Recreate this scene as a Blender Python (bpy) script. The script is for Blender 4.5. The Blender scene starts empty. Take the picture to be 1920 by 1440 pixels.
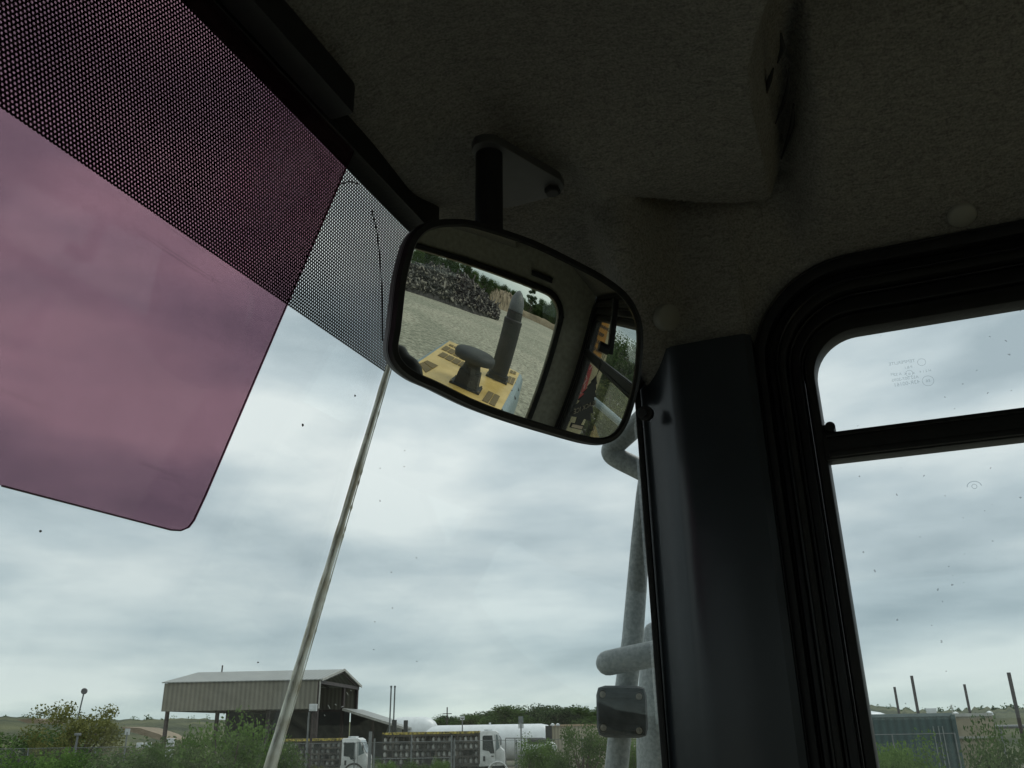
import bpy, bmesh, math, random
import numpy as np
from math import sin, cos, tan, atan, atan2, radians, sqrt, pi
from mathutils import Vector, Matrix
random.seed(7); rng = np.random.default_rng(7)
S = bpy.context.scene
COL = S.collection

# ------------------------------------------------------------------ camera
F = 1600.; PITCH = atan(0.4); ROLL = radians(1.0); AZ = radians(68)
O = np.array([0., 0., 3.2])
fw = np.array([sin(AZ)*cos(PITCH), cos(AZ)*cos(PITCH), sin(PITCH)])
rt = np.array([cos(AZ), -sin(AZ), 0.])
up = np.cross(rt, fw)
r2 = rt*cos(ROLL) - up*sin(ROLL); u2 = up*cos(ROLL) + rt*sin(ROLL)
cam = bpy.data.cameras.new('camera'); cam_o = bpy.data.objects.new('camera', cam); COL.objects.link(cam_o)
cam.sensor_width = 36; cam.lens = 36*F/1920; cam.clip_start = 0.01; cam.clip_end = 6000
M = Matrix.Identity(4)
for i in range(3):
    M[i][0] = r2[i]; M[i][1] = u2[i]; M[i][2] = -fw[i]; M[i][3] = O[i]
cam_o.matrix_world = M
S.camera = cam_o

# ------------------------------------------------------------------ exposure, sky, sun
S.view_settings.view_transform = 'Standard'; S.view_settings.look = 'None'
S.view_settings.exposure = 0.0; S.view_settings.gamma = 1
S.cycles.transparent_max_bounces = 32; S.cycles.max_bounces = 12
S.cycles.diffuse_bounces = 6; S.cycles.glossy_bounces = 6; S.cycles.transmission_bounces = 8
SUN_EL, SUN_AZ = 50, 110
world = bpy.data.worlds.new("World"); S.world = world; world.use_nodes = True
nt = world.node_tree; nt.nodes.clear(); N = nt.nodes.new; L = nt.links.new
def wmath(op, a, b=None, clamp=False):
    n = N('ShaderNodeMath'); n.operation = op; n.use_clamp = clamp
    for i, v in enumerate((a, b)):
        if v is None: continue
        if isinstance(v, (int, float)): n.inputs[i].default_value = v
        else: L(v, n.inputs[i])
    return n.outputs[0]
tc = N('ShaderNodeTexCoord'); sep = N('ShaderNodeSeparateXYZ'); L(tc.outputs['Generated'], sep.inputs[0])
zc = wmath('MAXIMUM', sep.outputs[2], 0.0)
za = wmath('POWER', zc, 0.8)
zs2 = wmath('MULTIPLY', za, 3.0)
cmb = N('ShaderNodeCombineXYZ'); L(sep.outputs[0], cmb.inputs[0]); L(sep.outputs[1], cmb.inputs[1]); L(zs2, cmb.inputs[2])
rotm = N('ShaderNodeMapping'); rotm.vector_type = 'POINT'; L(cmb.outputs[0], rotm.inputs[0])
rotm.inputs['Rotation'].default_value = (0, 0, AZ); rotm.inputs['Location'].default_value = (3.3, 1.4, .35)
n1 = N('ShaderNodeTexNoise'); L(rotm.outputs[0], n1.inputs['Vector'])
n1.inputs['Scale'].default_value = 3.0; n1.inputs['Detail'].default_value = 7; n1.inputs['Roughness'].default_value = 0.50; n1.inputs['Distortion'].default_value = 0.1
ramp = N('ShaderNodeValToRGB'); L(n1.outputs[0], ramp.inputs[0])
cr = ramp.color_ramp
cr.elements[0].position = 0.34; cr.elements[0].color = (0.41, 0.505, 0.55, 1)
cr.elements[1].position = 0.62; cr.elements[1].color = (0.82, 0.90, 0.905, 1)
e = cr.elements.new(0.46); e.color = (0.57, 0.67, 0.71, 1)
# paler, brighter high in the sky; pale towards the horizon
hr = N('ShaderNodeValToRGB'); L(zc, hr.inputs[0]); h = hr.color_ramp
h.elements[0].position = 0.0; h.elements[0].color = (1.02, 1.06, 0.98, 1)
h.elements[1].position = 0.55; h.elements[1].color = (1.28, 1.24, 1.22, 1)
for p_, c_ in ((0.04, (0.98, 1.0, 0.98)), (0.10, (0.90, 0.93, 0.94)), (0.16, (1.0, 1.0, 1.0)), (0.28, (1.16, 1.13, 1.12))):
    q = h.elements.new(p_); q.color = (*c_, 1)
mul = N('ShaderNodeMix'); mul.data_type = 'RGBA'; mul.blend_type = 'MULTIPLY'; mul.inputs[0].default_value = 1
L(ramp.outputs[0], mul.inputs[6]); L(hr.outputs[0], mul.inputs[7])
bg1 = N('ShaderNodeBackground'); L(mul.outputs[2], bg1.inputs[0]); bg1.inputs[1].default_value = 0.92
sky = N('ShaderNodeTexSky'); sky.sky_type = 'NISHITA'; sky.sun_disc = False
sky.sun_elevation = radians(SUN_EL); sky.sun_rotation = radians(SUN_AZ)
bg2 = N('ShaderNodeBackground'); L(sky.outputs[0], bg2.inputs[0]); bg2.inputs[1].default_value = 0.06
ms = N('ShaderNodeMixShader'); ms.inputs[0].default_value = 0.93; L(bg2.outputs[0], ms.inputs[1]); L(bg1.outputs[0], ms.inputs[2])
wo = N('ShaderNodeOutputWorld'); L(ms.outputs[0], wo.inputs[0])
sl = bpy.data.lights.new('sun', 'SUN'); sl.energy = 0.9; sl.angle = radians(25); sl.color = (1, 0.97, 0.92)
so = bpy.data.objects.new('sun', sl); COL.objects.link(so)
sd = Vector((sin(radians(SUN_AZ))*cos(radians(SUN_EL)), cos(radians(SUN_AZ))*cos(radians(SUN_EL)), sin(radians(SUN_EL))))
so.rotation_euler = sd.to_track_quat('Z', 'Y').to_euler()

# ------------------------------------------------------------------ rays: pixel (1920x1440) -> place in the world
def ray(px, py):
    d = fw*F + r2*(px-960) - u2*(py-720); return d/np.linalg.norm(d)
def PX(px, py, x): d = ray(px, py); return O + d*x/d[0]
def PZ(px, py, z): d = ray(px, py); return O + d*z/d[2]
def WS(px, py, off=0.0):                                   # on the sloping windshield plane
    d = ray(px, py); t = (.355 + .48*.285 - off)/(d[1] + .285*d[2]); return O + d*t
def PH(px, py, dist):                                      # at a horizontal distance
    d = ray(px, py); return O + d*dist/sqrt(d[0]**2 + d[1]**2)
# the rear view mirror: a convex sphere patch
MC = np.array([0.53939555, 0.20856906, 0.27413753]); MN = np.array([-0.50948374, -0.80590426, -0.3015703]); MN /= np.linalg.norm(MN); MR = 0.9
def refl(px, py):
    d = ray(px, py); c = MC - MN*MR; b = np.dot(d, c); t = b - sqrt(b*b - (np.dot(c, c) - MR*MR)); p = d*t; n = (p-c)/MR
    return p + O, d - 2*np.dot(d, n)*n
def RP(px, py, ax, v):                                     # what the mirror shows at a pixel, on the plane axis = v (camera-relative)
    p, d = refl(px, py); t = (v + O[ax] - p[ax])/d[ax]; return p + d*t
def Zm(zx, zy): return 750 + zx/4.365, 450 + zy/4.364
def RH(px, py, dist):                                      # at a horizontal distance from the mirror
    p, d = refl(px, py); return p + d*dist/sqrt(d[0]**2 + d[1]**2)
def RV(px, py, x, y):                                      # height on the vertical line (x, y)
    p, d = refl(px, py); h = d[:2]; t = np.dot(np.array([x, y]) - p[:2], h)/np.dot(h, h); return (p + d*t)[2]

# ------------------------------------------------------------------ materials
def newmat(name):
    m = bpy.data.materials.new(name); m.use_nodes = True; return m, m.node_tree
def mat(name, c, rough=0.6, metal=0.0, var=0.15, scale=8.0, bump=0.0, bscale=60.0, spec=0.5, c2=None, coat=0.0, detail=4, sheen=0.0):
    m, t = newmat(name); b = t.nodes['Principled BSDF']
    tcn = t.nodes.new('ShaderNodeTexCoord'); n = t.nodes.new('ShaderNodeTexNoise'); n.inputs['Scale'].default_value = scale; n.inputs['Detail'].default_value = detail
    t.links.new(tcn.outputs['Object'], n.inputs['Vector'])
    r = t.nodes.new('ShaderNodeValToRGB'); t.links.new(n.outputs[0], r.inputs[0])
    ca = tuple(max(0, v*(1-var)) for v in c); cb = tuple(min(1, v*(1+var)) for v in (c2 or c))
    r.color_ramp.elements[0].position = 0.35; r.color_ramp.elements[0].color = (*ca, 1)
    r.color_ramp.elements[1].position = 0.65; r.color_ramp.elements[1].color = (*cb, 1)
    t.links.new(r.outputs[0], b.inputs['Base Color'])
    b.inputs['Roughness'].default_value = rough; b.inputs['Metallic'].default_value = metal
    b.inputs['Specular IOR Level'].default_value = spec; b.inputs['Coat Weight'].default_value = coat
    b.inputs['Sheen Weight'].default_value = sheen
    if bump:
        n2 = t.nodes.new('ShaderNodeTexNoise'); n2.inputs['Scale'].default_value = bscale; n2.inputs['Detail'].default_value = 6
        t.links.new(tcn.outputs['Object'], n2.inputs['Vector'])
        bp = t.nodes.new('ShaderNodeBump'); bp.inputs['Strength'].default_value = bump; bp.inputs['Distance'].default_value = 1.0/bscale
        t.links.new(n2.outputs[0], bp.inputs['Height']); t.links.new(bp.outputs[0], b.inputs['Normal'])
    return m
def glassmat(name, tint, specks=0.0, film=0.0, speck_scale=55.0, rough=0.0, film_col=(.55, .58, .56)):
    """clear sheet: see-through with a Fresnel reflection, a film of dust and specks of dirt"""
    m, t = newmat(name); t.nodes.clear(); n = t.nodes.new; l = t.links.new
    out = n('ShaderNodeOutputMaterial'); tr = n('ShaderNodeBsdfTransparent'); tr.inputs[0].default_value = (*tint, 1)
    gl = n('ShaderNodeBsdfGlossy'); gl.inputs['Roughness'].default_value = rough
    geo = n('ShaderNodeNewGeometry'); mp = n('ShaderNodeMapRange'); l(geo.outputs['Backfacing'], mp.inputs[0]); mp.inputs[3].default_value = 1.45; mp.inputs[4].default_value = 1/1.45
    fr = n('ShaderNodeFresnel'); l(mp.outputs[0], fr.inputs[0])
    mx = n('ShaderNodeMixShader'); l(fr.outputs[0], mx.inputs[0]); l(tr.outputs[0], mx.inputs[1]); l(gl.outputs[0], mx.inputs[2])
    last = mx
    tcn = n('ShaderNodeTexCoord')
    if film:
        ns = n('ShaderNodeTexNoise'); ns.inputs['Scale'].default_value = 5; ns.inputs['Detail'].default_value = 8; ns.inputs['Roughness'].default_value = .7; l(tcn.outputs['Object'], ns.inputs['Vector'])
        mr = n('ShaderNodeMapRange'); l(ns.outputs[0], mr.inputs[0]); mr.inputs[1].default_value = .35; mr.inputs[2].default_value = .75; mr.inputs[3].default_value = film*.4; mr.inputs[4].default_value = film*1.6
        df = n('ShaderNodeBsdfTranslucent'); df.inputs[0].default_value = (*film_col, 1)
        m2 = n('ShaderNodeMixShader'); l(mr.outputs[0], m2.inputs[0]); l(last.outputs[0], m2.inputs[1]); l(df.outputs[0], m2.inputs[2]); last = m2
    if specks:
        v = n('ShaderNodeTexVoronoi'); v.inputs['Scale'].default_value = speck_scale
        dn_ = n('ShaderNodeTexNoise'); dn_.inputs['Scale'].default_value = speck_scale*3; l(tcn.outputs['Object'], dn_.inputs['Vector']); dv_ = n('ShaderNodeVectorMath'); dv_.operation = 'MULTIPLY_ADD'; l(dn_.outputs['Color'], dv_.inputs[0]); dv_.inputs[1].default_value = (.5/speck_scale,)*3; l(tcn.outputs['Object'], dv_.inputs[2]); l(dv_.outputs[0], v.inputs['Vector'])
        wn = n('ShaderNodeSeparateColor'); l(v.outputs['Color'], wn.inputs[0])
        a = n('ShaderNodeMath'); a.operation = 'LESS_THAN'; l(wn.outputs[0], a.inputs[0]); a.inputs[1].default_value = specks
        rr = n('ShaderNodeMath'); rr.operation = 'MULTIPLY'; l(wn.outputs[1], rr.inputs[0]); rr.inputs[1].default_value = .19
        b_ = n('ShaderNodeMath'); b_.operation = 'LESS_THAN'; l(v.outputs['Distance'], b_.inputs[0]); l(rr.outputs[0], b_.inputs[1])
        c_ = n('ShaderNodeMath'); c_.operation = 'MULTIPLY'; l(a.outputs[0], c_.inputs[0]); l(b_.outputs[0], c_.inputs[1])
        c2 = n('ShaderNodeMath'); c2.operation = 'MULTIPLY'; l(c_.outputs[0], c2.inputs[0]); c2.inputs[1].default_value = .42
        df = n('ShaderNodeBsdfDiffuse'); df.inputs[0].default_value = (.06, .055, .045, 1)
        m2 = n('ShaderNodeMixShader'); l(c2.outputs[0], m2.inputs[0]); l(last.outputs[0], m2.inputs[1]); l(df.outputs[0], m2.inputs[2]); last = m2
    l(last.outputs[0], out.inputs[0]); return m
def leafmat(name, c, c2, scale=1.2):
    m, t = newmat(name); t.nodes.clear(); n = t.nodes.new; l = t.links.new
    out = n('ShaderNodeOutputMaterial'); tcn = n('ShaderNodeTexCoord'); ns = n('ShaderNodeTexNoise'); ns.inputs['Scale'].default_value = scale; ns.inputs['Detail'].default_value = 5
    l(tcn.outputs['Object'], ns.inputs['Vector']); r = n('ShaderNodeValToRGB'); l(ns.outputs[0], r.inputs[0])
    r.color_ramp.elements[0].position = .38; r.color_ramp.elements[0].color = (*c, 1); r.color_ramp.elements[1].position = .64; r.color_ramp.elements[1].color = (*c2, 1)
    d = n('ShaderNodeBsdfDiffuse'); tl = n('ShaderNodeBsdfTranslucent'); l(r.outputs[0], d.inputs[0]); l(r.outputs[0], tl.inputs[0])
    mx = n('ShaderNodeMixShader'); mx.inputs[0].default_value = .3; l(d.outputs[0], mx.inputs[1]); l(tl.outputs[0], mx.inputs[2]); l(mx.outputs[0], out.inputs[0]); return m

MT = {}
MT['fabric'] = None
def fabric():
    m, t = newmat('headliner_felt'); b = t.nodes['Principled BSDF']; n = t.nodes.new; l = t.links.new
    tcn = n('ShaderNodeTexCoord')
    a = n('ShaderNodeTexNoise'); a.inputs['Scale'].default_value = 520; a.inputs['Detail'].default_value = 3; l(tcn.outputs['Object'], a.inputs['Vector'])
    mpg = n('ShaderNodeMapping'); mpg.inputs['Scale'].default_value = (1, .35, 1); mpg.inputs['Rotation'].default_value = (0, 0, .7); l(tcn.outputs['Object'], mpg.inputs[0])
    c = n('ShaderNodeTexNoise'); c.inputs['Scale'].default_value = 300; c.inputs['Detail'].default_value = 5; c.inputs['Distortion'].default_value = 1.5; l(mpg.outputs[0], c.inputs['Vector'])
    ad = n('ShaderNodeMath'); ad.operation = 'ADD'; l(a.outputs[0], ad.inputs[0]); l(c.outputs[0], ad.inputs[1])
    r = n('ShaderNodeValToRGB'); hf = n('ShaderNodeMath'); hf.operation = 'MULTIPLY'; hf.inputs[1].default_value = .5; l(ad.outputs[0], hf.inputs[0]); l(hf.outputs[0], r.inputs[0])
    r.color_ramp.elements[0].position = .36; r.color_ramp.elements[0].color = (.098, .096, .086, 1)
    r.color_ramp.elements[1].position = .64; r.color_ramp.elements[1].color = (.212, .206, .186, 1)
    l(r.outputs[0], b.inputs['Base Color']); b.inputs['Roughness'].default_value = .95; b.inputs['Specular IOR Level'].default_value = .1
    bp = n('ShaderNodeBump'); bp.inputs['Strength'].default_value = .8; bp.inputs['Distance'].default_value = .002; l(ad.outputs[0], bp.inputs['Height']); l(bp.outputs[0], b.inputs['Normal'])
    return m
MT['fabric'] = fabric()
MT['rubber'] = mat('black_rubber', (.008, .008, .0075), .5, scale=30, bump=.1, bscale=200, spec=.22)
MT['gasket'] = mat('window_gasket', (.005, .005, .006), .35, scale=40, spec=.22)
MT['plastic'] = mat('black_plastic', (.010, .010, .011), .5, scale=40, bump=.05, bscale=300, spec=.22)
MT['plastic_grey'] = mat('dark_grey_plastic', (.034, .034, .034), .5, scale=30, bump=.05, bscale=300)
MT['pillar'] = mat('charcoal_cab_paint', (.019, .023, .027), .24, scale=6, var=.12, coat=.0, spec=.4, bump=.015, bscale=60)
MT['cap'] = mat('grey_plastic_cap', (.19, .19, .165), .6, scale=20)
MT['wallk'] = mat('khaki_moulding', (.20, .195, .16), .85, scale=60, bump=.1, bscale=300)
MT['steel_paint'] = mat('weathered_grey_paint', (.19, .215, .22), .5, c2=(.25, .275, .27), scale=260, var=.10, bump=.12, bscale=400, detail=4)
MT['clamp'] = mat('dusty_black_casting', (.014, .019, .025), .8, spec=.2, c2=(.038, .045, .052), scale=50, bump=.2, bscale=150, detail=8)
MT['screw'] = mat('zinc_screw', (.20, .18, .15), .4, metal=.7, scale=90)
MT['glass'] = glassmat('windshield_glass', (.975, .99, .985), specks=.006, film=.005, speck_scale=80)
MT['glass_dirty'] = glassmat('dusty_side_glass', (.955, .975, .975), specks=.30, film=.014, speck_scale=170)
MT['glass_plain'] = glassmat('tinted_rear_glass', (.93, .95, .93))
MT['floor'] = mat('rubber_floor', (.06, .06, .06), .8, scale=10)
MT['seat'] = mat('black_seat_vinyl', (.02, .02, .02), .5, scale=20)

def visor_mat():
    m, t = newmat('smoky_pink_acrylic'); t.nodes.clear(); n = t.nodes.new; l = t.links.new
    out = n('ShaderNodeOutputMaterial'); tr = n('ShaderNodeBsdfTransparent'); tr.inputs[0].default_value = (.585, .43, .49, 1)
    d = n('ShaderNodeBsdfDiffuse'); d.inputs[0].default_value = (.14, .09, .11, 1); g = n('ShaderNodeBsdfGlossy'); g.inputs['Roughness'].default_value = .05
    tcn = n('ShaderNodeTexCoord'); ns = n('ShaderNodeTexNoise'); ns.inputs['Scale'].default_value = 40; ns.inputs['Detail'].default_value = 8; l(tcn.outputs['Object'], ns.inputs['Vector'])
    mr = n('ShaderNodeMapRange'); l(ns.outputs[0], mr.inputs[0]); mr.inputs[3].default_value = .03; mr.inputs[4].default_value = .12
    mpp = n('ShaderNodeMapping'); mpp.inputs['Rotation'].default_value = (0, .6, 0); mpp.inputs['Scale'].default_value = (6, 6, 320); l(tcn.outputs['Object'], mpp.inputs[0]); n3 = n('ShaderNodeTexNoise'); n3.inputs['Scale'].default_value = 1; n3.inputs['Detail'].default_value = 3; l(mpp.outputs[0], n3.inputs['Vector'])
    m3 = n('ShaderNodeMapRange'); l(n3.outputs[0], m3.inputs[0]); m3.inputs[1].default_value = .66; m3.inputs[2].default_value = .72; m3.inputs[4].default_value = .13
    ad3 = n('ShaderNodeMath'); ad3.operation = 'ADD'; l(mr.outputs[0], ad3.inputs[0]); l(m3.outputs[0], ad3.inputs[1]); mr = ad3
    a = n('ShaderNodeMixShader'); l(mr.outputs[0], a.inputs[0]); l(tr.outputs[0], a.inputs[1]); l(d.outputs[0], a.inputs[2])
    b = n('ShaderNodeMixShader'); b.inputs[0].default_value = .025; l(a.outputs[0], b.inputs[1]); l(g.outputs[0], b.inputs[2]); l(b.outputs[0], out.inputs[0]); return m
MT['visor'] = visor_mat()
def mesh_mat(pitch=.0028, r=.285):
    """perforated black film: hexagonal grid of round holes"""
    m, t = newmat('perforated_black_film'); t.nodes.clear(); n = t.nodes.new; l = t.links.new
    out = n('ShaderNodeOutputMaterial'); uv = n('ShaderNodeUVMap'); sp = n('ShaderNodeSeparateXYZ'); l(uv.outputs[0], sp.inputs[0])
    def mth(op, a, b=None):
        q = n('ShaderNodeMath'); q.operation = op
        for i, v in enumerate((a, b)):
            if v is None: continue
            if isinstance(v, (int, float)): q.inputs[i].default_value = v
            else: l(v, q.inputs[i])
        return q.outputs[0]
    u = mth('DIVIDE', sp.outputs[0], pitch); v = mth('DIVIDE', sp.outputs[1], pitch*1.7320508)
    def cell(du, dv):
        a = mth('SUBTRACT', mth('FRACT', mth('ADD', u, du)), .5); b = mth('MULTIPLY', mth('SUBTRACT', mth('FRACT', mth('ADD', v, dv)), .5), 1.7320508)
        return mth('ADD', mth('MULTIPLY', a, a), mth('MULTIPLY', b, b))
    dmin = mth('MINIMUM', cell(0, 0), cell(.5, .5)); hole = mth('LESS_THAN', dmin, r*r)
    tr = n('ShaderNodeBsdfTransparent'); d = n('ShaderNodeBsdfPrincipled'); d.inputs['Base Color'].default_value = (.012, .012, .012, 1); d.inputs['Roughness'].default_value = .5
    mx = n('ShaderNodeMixShader'); l(hole, mx.inputs[0]); l(d.outputs[0], mx.inputs[1]); l(tr.outputs[0], mx.inputs[2]); l(mx.outputs[0], out.inputs[0]); return m
MT['perf'] = mesh_mat()
def mirror_mat():
    m, t = newmat('mirror_silver'); t.nodes.clear(); n = t.nodes.new; l = t.links.new
    out = n('ShaderNodeOutputMaterial'); g = n('ShaderNodeBsdfGlossy'); g.inputs['Color'].default_value = (.82, .83, .77, 1); g.inputs['Roughness'].default_value = 0.0
    l(g.outputs[0], out.inputs[0]); return m
MT['mirror'] = mirror_mat()

# ------------------------------------------------------------------ mesh building
ORG = {}
class MB:
    def __init__(s): s.v = []; s.f = []; s.m = []; s.mi = 0; s.uv = None
    def add(s, vs, fs):
        o = len(s.v); s.v += [tuple(map(float, v)) for v in vs]; s.f += [tuple(i+o for i in f) for f in fs]; s.m += [s.mi]*len(fs); return s
    def box(s, c, d, R=None, taper=None):
        c = np.array(c, float); vs = []
        for z in (-1, 1):
            for y in (-1, 1):
                for x in (-1, 1):
                    k = 1 if (taper is None or z < 0) else taper
                    q = np.array([x*d[0]*k, y*d[1]*k, z*d[2]])/2
                    if R is not None: q = R @ q
                    vs.append(c+q)
        return s.add(vs, [(0, 2, 3, 1), (4, 5, 7, 6), (0, 1, 5, 4), (2, 6, 7, 3), (0, 4, 6, 2), (1, 3, 7, 5)])
    def bar(s, a, b, w, h, upv=(0, 0, 1)):
        a = np.array(a, float); b = np.array(b, float); d = b-a; n = np.linalg.norm(d); d /= n; u = np.array(upv, float)
        x = np.cross(d, u); x /= np.linalg.norm(x); z = np.cross(x, d); R = np.array([x, d, z]).T
        return s.box((a+b)/2, (w, n, h), R)
    def tube(s, pts, r, n=12, caps=True, round_end=False):
        pts = [np.array(p, float) for p in pts]; rs = list(r) if hasattr(r, '__len__') else [r]*len(pts)
        if round_end:
            for end in (0, -1):
                if end == 0 and round_end in ('start', 'both') or end == -1 and round_end in ('end', 'both'):
                    p = pts[end]; q = pts[1] if end == 0 else pts[-2]; d = (p-q)/np.linalg.norm(p-q); R_ = rs[end]
                    ex = [(p + d*R_*sin(t), R_*max(cos(t), .02)) for t in (.4, .8, 1.2, 1.5)]
                    if end == 0: pts = [e_[0] for e_ in ex[::-1]]+pts; rs = [e_[1] for e_ in ex[::-1]]+rs
                    else: pts = pts+[e_[0] for e_ in ex]; rs = rs+[e_[1] for e_ in ex]
        vs = []; fs = []; ref = None
        for i, p in enumerate(pts):
            t = pts[min(i+1, len(pts)-1)] - pts[max(i-1, 0)]; t = t/(np.linalg.norm(t)+1e-12)
            if ref is None: ref = np.array([0, 0, 1.]) if abs(t[2]) < .9 else np.array([1., 0, 0])
            a = ref - t*np.dot(ref, t); a /= np.linalg.norm(a); b = np.cross(t, a); ref = a
            vs += [p + rs[i]*(cos(2*pi*k/n)*a + sin(2*pi*k/n)*b) for k in range(n)]
        for i in range(len(pts)-1):
            for k in range(n):
                fs.append((i*n+k, i*n+(k+1) % n, (i+1)*n+(k+1) % n, (i+1)*n+k))
        if caps: fs.append(tuple(range(n-1, -1, -1))); fs.append(tuple((len(pts)-1)*n+k for k in range(n)))
        return s.add(vs, fs)
    def prism(s, poly, vec):
        n = len(poly); vec = np.array(vec, float); P = [np.array(p, float) for p in poly]
        fs = [tuple(range(n)), tuple(range(2*n-1, n-1, -1))] + [(i, (i+1) % n, n+(i+1) % n, n+i) for i in range(n)]
        return s.add(P + [p+vec for p in P], fs)
    def ring(s, A, B, C, D):
        """closed ring whose section is A-B-C-D (four paths of equal length)"""
        n = len(A); fs = []
        for q in range(4):
            for i in range(n):
                j = (i+1) % n; fs.append((q*n+i, q*n+j, ((q+1) % 4)*n+j, ((q+1) % 4)*n+i))
        return s.add(list(A)+list(B)+list(C)+list(D), fs)
    def build(s, name, m, parent=None, smooth=35, recalc=True, bevel=0):
        me = bpy.data.meshes.new(name)
        org = ORG.get(parent.name, np.zeros(3)) if parent else np.zeros(3)
        me.from_pydata([tuple(np.array(v)-org) for v in s.v], [], s.f); me.update()
        ms_ = m if isinstance(m, (list, tuple)) else [m]
        for mm in ms_: me.materials.append(mm)
        if len(ms_) > 1: me.polygons.foreach_set('material_index', s.m)
        if recalc or bevel:
            bm = bmesh.new(); bm.from_mesh(me)
            if recalc: bmesh.ops.recalc_face_normals(bm, faces=bm.faces)
            if bevel:
                es = [e for e in bm.edges if len(e.link_faces) == 2 and e.calc_face_angle(0) > .6]
                bmesh.ops.bevel(bm, geom=es, offset=bevel, segments=2, affect='EDGES', profile=.6, clamp_overlap=True)
            bm.to_mesh(me); bm.free()
        if smooth:
            me.polygons.foreach_set('use_smooth', [True]*len(me.polygons)); me.set_sharp_from_angle(angle=radians(smooth))
        o = bpy.data.objects.new(name, me); COL.objects.link(o)
        if parent: o.parent = parent; ORG[o.name] = org
        else: ORG[o.name] = np.zeros(3)
        return o
def tag(o, label=None, cat=None, group=None, kind=None):
    if label: o['label'] = label
    if cat: o['category'] = cat
    if group: o['group'] = group
    if kind: o['kind'] = kind
    return o
def thing(name, label, cat, loc=(0, 0, 0), group=None):
    o = bpy.data.objects.new(name, None); COL.objects.link(o); o.location = loc; o.empty_display_size = .1
    ORG[o.name] = np.array(loc, float); return tag(o, label, cat, group)
def copy_tree(o, parent=None):
    c = o.copy(); COL.objects.link(c); c.parent = parent
    for ch in [q for q in bpy.data.objects if q.parent == o]: copy_tree(ch, c)
    return c
def rr(y0, y1, z0, z1, R, x, n=8, Rb=None):
    """rounded rectangle path in the plane x (absolute)"""
    Rb = R if Rb is None else Rb; P = []
    for (cy, cz, a0, r) in ((y1-R, z1-R, 0, R), (y0+R, z1-R, 90, R), (y0+Rb, z0+Rb, 180, Rb), (y1-Rb, z0+Rb, 270, Rb)):
        for k in range(n+1):
            a = radians(a0+90*k/n); P.append(np.array([x, cy+r*cos(a), cz+r*sin(a)]))
    return P
def arr(*v): return np.array(v, float)
OZ = arr(0, 0, 3.2)
def A(x, y, z): return arr(x, y, z+3.2)                      # cab coordinates: relative to the driver's eye

# ================================================================== THE LOADER: cab interior, hood
cab = thing('wheel_loader', 'wheel loader cab with dark felt headliner, charcoal pillar and black framed door window', 'wheel loader', (0, 0, 0))

# headliner: one sheet with stepped front panel and cove down to the door
stepline = [PZ(1440, -60, .463)[:2], PZ(1440, 0, .463)[:2], PZ(1420, 60, .463)[:2], PZ(1402, 130, .463)[:2], PZ(1410, 200, .463)[:2], PZ(1430, 300, .463)[:2], PZ(1445, 372, .463)[:2], PZ(1380, 381, .463)[:2], PZ(1300, 380, .463)[:2], PZ(1160, 370, .463)[:2]]
poly = np.array([stepline[0] + arr(-.0, -1.)] + stepline + [arr(.69, .22), arr(.80, .45), arr(-1, .45), arr(-1, -1)])
def sdist(px, py):
    """signed distance to the raised panel outline (positive inside)"""
    d = np.full(px.shape, 1e9); ins = np.zeros(px.shape, bool)
    for i in range(len(poly)):
        a = poly[i]; b = poly[(i+1) % len(poly)]; e_ = b-a; L2 = e_ @ e_
        t = np.clip(((px-a[0])*e_[0]+(py-a[1])*e_[1])/L2, 0, 1)
        d = np.minimum(d, np.hypot(px-a[0]-t*e_[0], py-a[1]-t*e_[1]))
        c = ((a[1] > py) != (b[1] > py)) & (px < (b[0]-a[0])*(py-a[1])/(b[1]-a[1]+1e-12)+a[0]); ins ^= c
    return np.where(ins, d, -d)
xs = np.concatenate([np.linspace(-.8, .2, 40), np.linspace(.204, .8, 180)]); ys = np.concatenate([np.linspace(-.8, -.3, 40), np.linspace(-.297, .36, 210)])
GX, GY = np.meshgrid(xs, ys, indexing='ij')
def sstep(a, b, x): t = np.clip((x-a)/(b-a), 0, 1); return t*t*(3-2*t)
sdm = sdist(GX, GY)
front = sstep(.172, .207, GY)
outw = np.where((GX < .735) & (GY < .10), .040, .012)
mask = 1 - np.sin(np.clip(-sdm/outw, 0, 1)*pi/2)
wallz = .318 + np.sqrt(np.clip(.104**2-np.clip(GY+.034, 0, .104)**2, 0, 1))
x0 = .735 - .150*sstep(.12, .168, GY) - .185*sstep(.02, -.03, GY)
side = .530 - .006*np.sin(GX*9) - (.530-wallz)*np.clip((GX-x0)/(.80-x0), 0, 1)**1.0
main = .463 + .030*sstep(.0, .20, GY)*sstep(.36, .24, GY)*sstep(.68, .52, GX) + .006*np.sin(GX*14+1)*sstep(.7, .5, GX)*sstep(.0, .1, GY) - .005*np.exp(-((GX-.40)**2+(GY-.17)**2)/.010) - .0
HZ = side*(1-mask) + main*mask
pocket = (.484 - .055*np.clip((GX-.66)/.14, 0, 1)**1.1)
fx = sstep(.58, .66, GX); HZ = HZ*(1-front*fx) + pocket*front*fx
HZ = HZ + .0012*np.sin(GX*31+GY*13)*np.sin(GY*27)
hm = MB(); nx, ny = GX.shape
hm.add([A(GX[i, j], GY[i, j], HZ[i, j]) for i in range(nx) for j in range(ny)], [(i*ny+j, i*ny+j+1, (i+1)*ny+j+1, (i+1)*ny+j) for i in range(nx-1) for j in range(ny-1)])
headliner = hm.build('headliner', MT['fabric'], cab, smooth=60, recalc=False)
MT['slot'] = mat('vent_slot_black', (.010, .010, .009), .9)
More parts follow.
